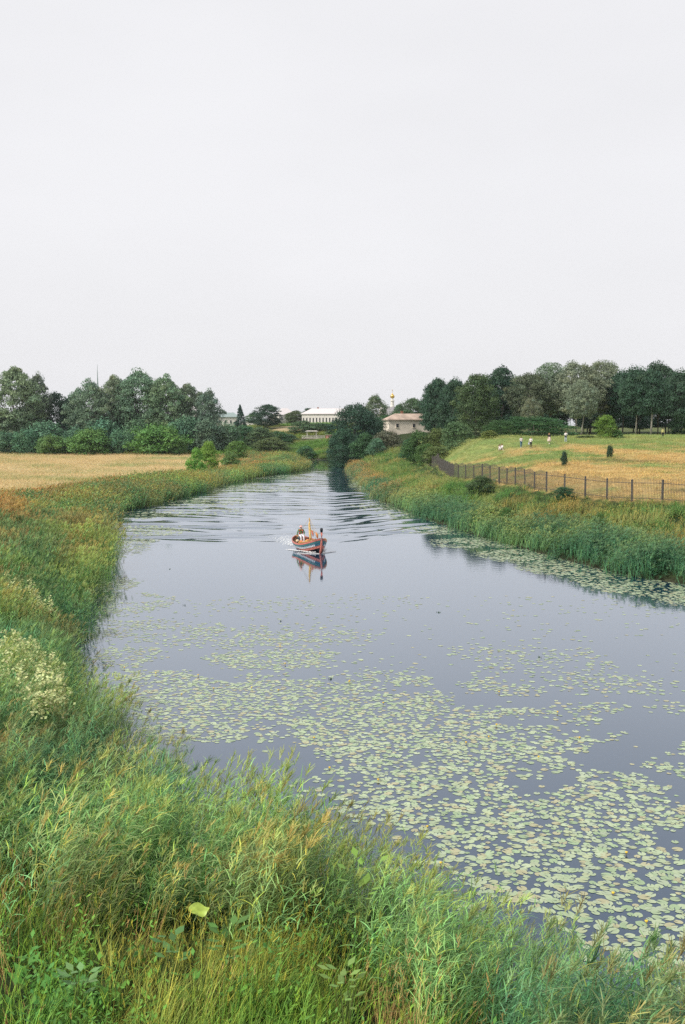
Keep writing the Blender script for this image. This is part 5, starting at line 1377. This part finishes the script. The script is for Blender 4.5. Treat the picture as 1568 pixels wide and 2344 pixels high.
# yellow water lily blossoms standing among the pads
M_YEL = simple('lily_yellow', (.75, .52, .05), .5, var=.1)
bud = MB().lathe([(.006, -.03), (.008, .03), (.03, .045), (.038, .07), (.02, .075)], 7).mesh('lily_blossom', M_YEL, True)
pg = random.Random(21)
cand = [i for i in range(len(PP)) if 19 < PP[i][1] < 48 and abs(PP[i][0]) < .33 * PP[i][1]]
for i in pg.sample(cand, 30):
    o = obj('lily_blossom', bud, None, (PP[i][0] + .1, PP[i][1], .01), label='small yellow water lily blossom standing among the floating pads', cat='flower', group='yellow lily blossoms among the pads')

# ------------------------------------------------------------------ singled out foreground plants
def flowering(cx, cy, rx, ry, rot, n, label):
    B = Blades(); g = random.Random(int(cx * 10) + n)
    for i in range(n):
        a = g.uniform(0, 6.28); q = math.sqrt(g.random()); lx, ly = rx * q * math.cos(a), ry * q * math.sin(a)
        x = cx + lx * math.cos(rot) - ly * math.sin(rot); y = cy + lx * math.sin(rot) + ly * math.cos(rot)
        z0 = gz(x, y); h = g.uniform(1.7, 2.5)
        for k in range(9):
            p = (x - cx + g.gauss(0, .12), y - cy + g.gauss(0, .12), z0 + h * g.uniform(.55, 1))
            B.leaf(p, (g.gauss(0, .5), g.gauss(0, .5), 1), g.uniform(.08, .15), g.uniform(.07, .11), jit((.22, .33, .09), .2), g.uniform(0, 6.28))
        for k in range(40):
            t = k / 40; p = (x - cx + g.gauss(0, .13 * (1.2 - t)), y - cy + g.gauss(0, .13 * (1.2 - t)), z0 + h - .45 + .6 * t)
            B.leaf(p, (g.gauss(0, .6), g.gauss(0, .6), 1), .10, .08, jit((.62, .66, .33), .25), g.uniform(0, 6.28))
        B.ribbon((x - cx, y - cy, z0), g.uniform(0, 6), .05, h, .012, (.15, .2, .07), 2, .05, .5)
    m = leafy('pale_flower', .7, .3, 'object')
    o = obj('flowering_plants', B.mesh('flowering_plants', m), None, (cx, cy, 0), kind='stuff', label=label, cat='flowering plants')
    o.color = (1, 1, 1, 1)
flowering(-10.0, 31.2, 4.6, 1.0, R(115), 75, 'cream flowering weed patch spilling over the reeds at the left edge')
flowering(-8.2, 27.0, 1.3, .6, R(100), 26, 'lower tongue of cream flowering weeds below the main patch')
flowering(-14.9, 45.5, 2.6, 1.3, R(140), 28, 'small upper patch of cream flowering weeds at the left edge')
# big yellowing leaf
p = at_z(455, 2085, 2.95)
bl = empty('butterbur_plant', (p[0], p[1], gz(p[0], p[1])), 0, label='weed with one big yellow green leaf lying on the foreground grass', cat='plant')
hz = 2.95 - bl.location[2]
B = Blades()
V = [(0, 0, 0)]; m = 22
for k in range(m):
    a = 2 * math.pi * k / m; r_ = 1 + .07 * math.sin(5 * a) + .04 * math.sin(11 * a); V.append((.15 * r_ * math.cos(a), .11 * r_ * math.sin(a), .03 * math.cos(3 * a) + .03))
me = mesh_np('leaf', V, [(0, 1 + k, 1 + (k + 1) % m) for k in range(m)], None, simple('yellow_leaf', (.27, .36, .055), .5, var=.35, scale=12))
obj('leaf', me, bl, (0, 0, hz), (R(24), R(6), 0))
MB().tube([(0, .05, 0), (.05, .02, hz * .6), (0, 0, hz)], [.012, .01, .008], 6).build('stem', simple('plant_stem', (.16, .2, .06), .7), bl)
# broad leaved weeds round the yellow leaf and at the bottom of the meadow
def broad_weed(u, v, z, n, L, colr, label):
    p = at_z(u, v, z); B = Blades(); g0 = gz(p[0], p[1]); hh = z - g0
    for k in range(n):
        a = k * 2.4 + random.random(); q = (random.gauss(0, .05), random.gauss(0, .05), hh * random.uniform(.55, 1.0))
        B.ribbon((0, 0, 0), a, .12, q[2], .014, (.15, .2, .06), 2, .1, .6)
        t_ = Vector((math.cos(a), math.sin(a), .25)).normalized()
        B.leaf((q[0] + math.cos(a) * q[2] * .12, q[1] + math.sin(a) * q[2] * .12, q[2]), (-math.cos(a) * .35, -math.sin(a) * .35, 1), L * random.uniform(.7, 1.1), L * .5, jit(colr, .2), a)
    e = empty('broad_leaved_weed', (p[0], p[1], g0), 0, label=label, cat='plant')
    o = obj('leaves', B.mesh('leaves', bpy.data.materials.get('pale_flower')), e); o.color = (1, 1, 1, 1)
broad_weed(520, 2100, 2.9, 14, .26, (.13, .28, .07), 'broad leaved green weed just right of the big yellow leaf')
broad_weed(395, 2130, 2.8, 12, .24, (.11, .25, .08), 'broad leaved green weed below left of the big yellow leaf')
broad_weed(180, 2215, 2.8, 16, .22, (.20, .36, .14), 'pale green rosette weed near the bottom left corner')
broad_weed(790, 2215, 2.8, 16, .2, (.22, .36, .10), 'light green weed rosette at the bottom centre')
broad_weed(820, 1960, 3.0, 12, .26, (.22, .38, .08), 'bright green large leaved weed at the edge of the reeds')
# a few weed tufts standing out of the open water
for i, (u, v) in enumerate([(388, 1303), (423, 1386), (642, 1422), (1235, 1505), (1003, 1402), (756, 1555)]):
    p = at_z(u, v, 0); B = Blades()
    for k in range(7): B.ribbon((random.gauss(0, .05), random.gauss(0, .05), -.02), random.uniform(0, 6.28), .3, random.uniform(.06, .12), .04, (.05, .1, .03), 2, .6, .1)
    o = obj('water_weed', B.mesh('water_weed', bpy.data.materials.get('pale_flower')), None, (p[0], p[1], 0)); o.color = (1, 1, 1, 1)
    tag(o, ['dark weed tuft in the open water left of the boat', 'dark weed tuft below the first one on the left water', 'dark weed tuft on the open water below left of the boat', 'green weed tuft alone on the right half of the river', 'tiny weed tuft right below the boat reflection', 'weed tuft at the edge of the lily carpet in midstream'][i], 'water weed')

add_haze()
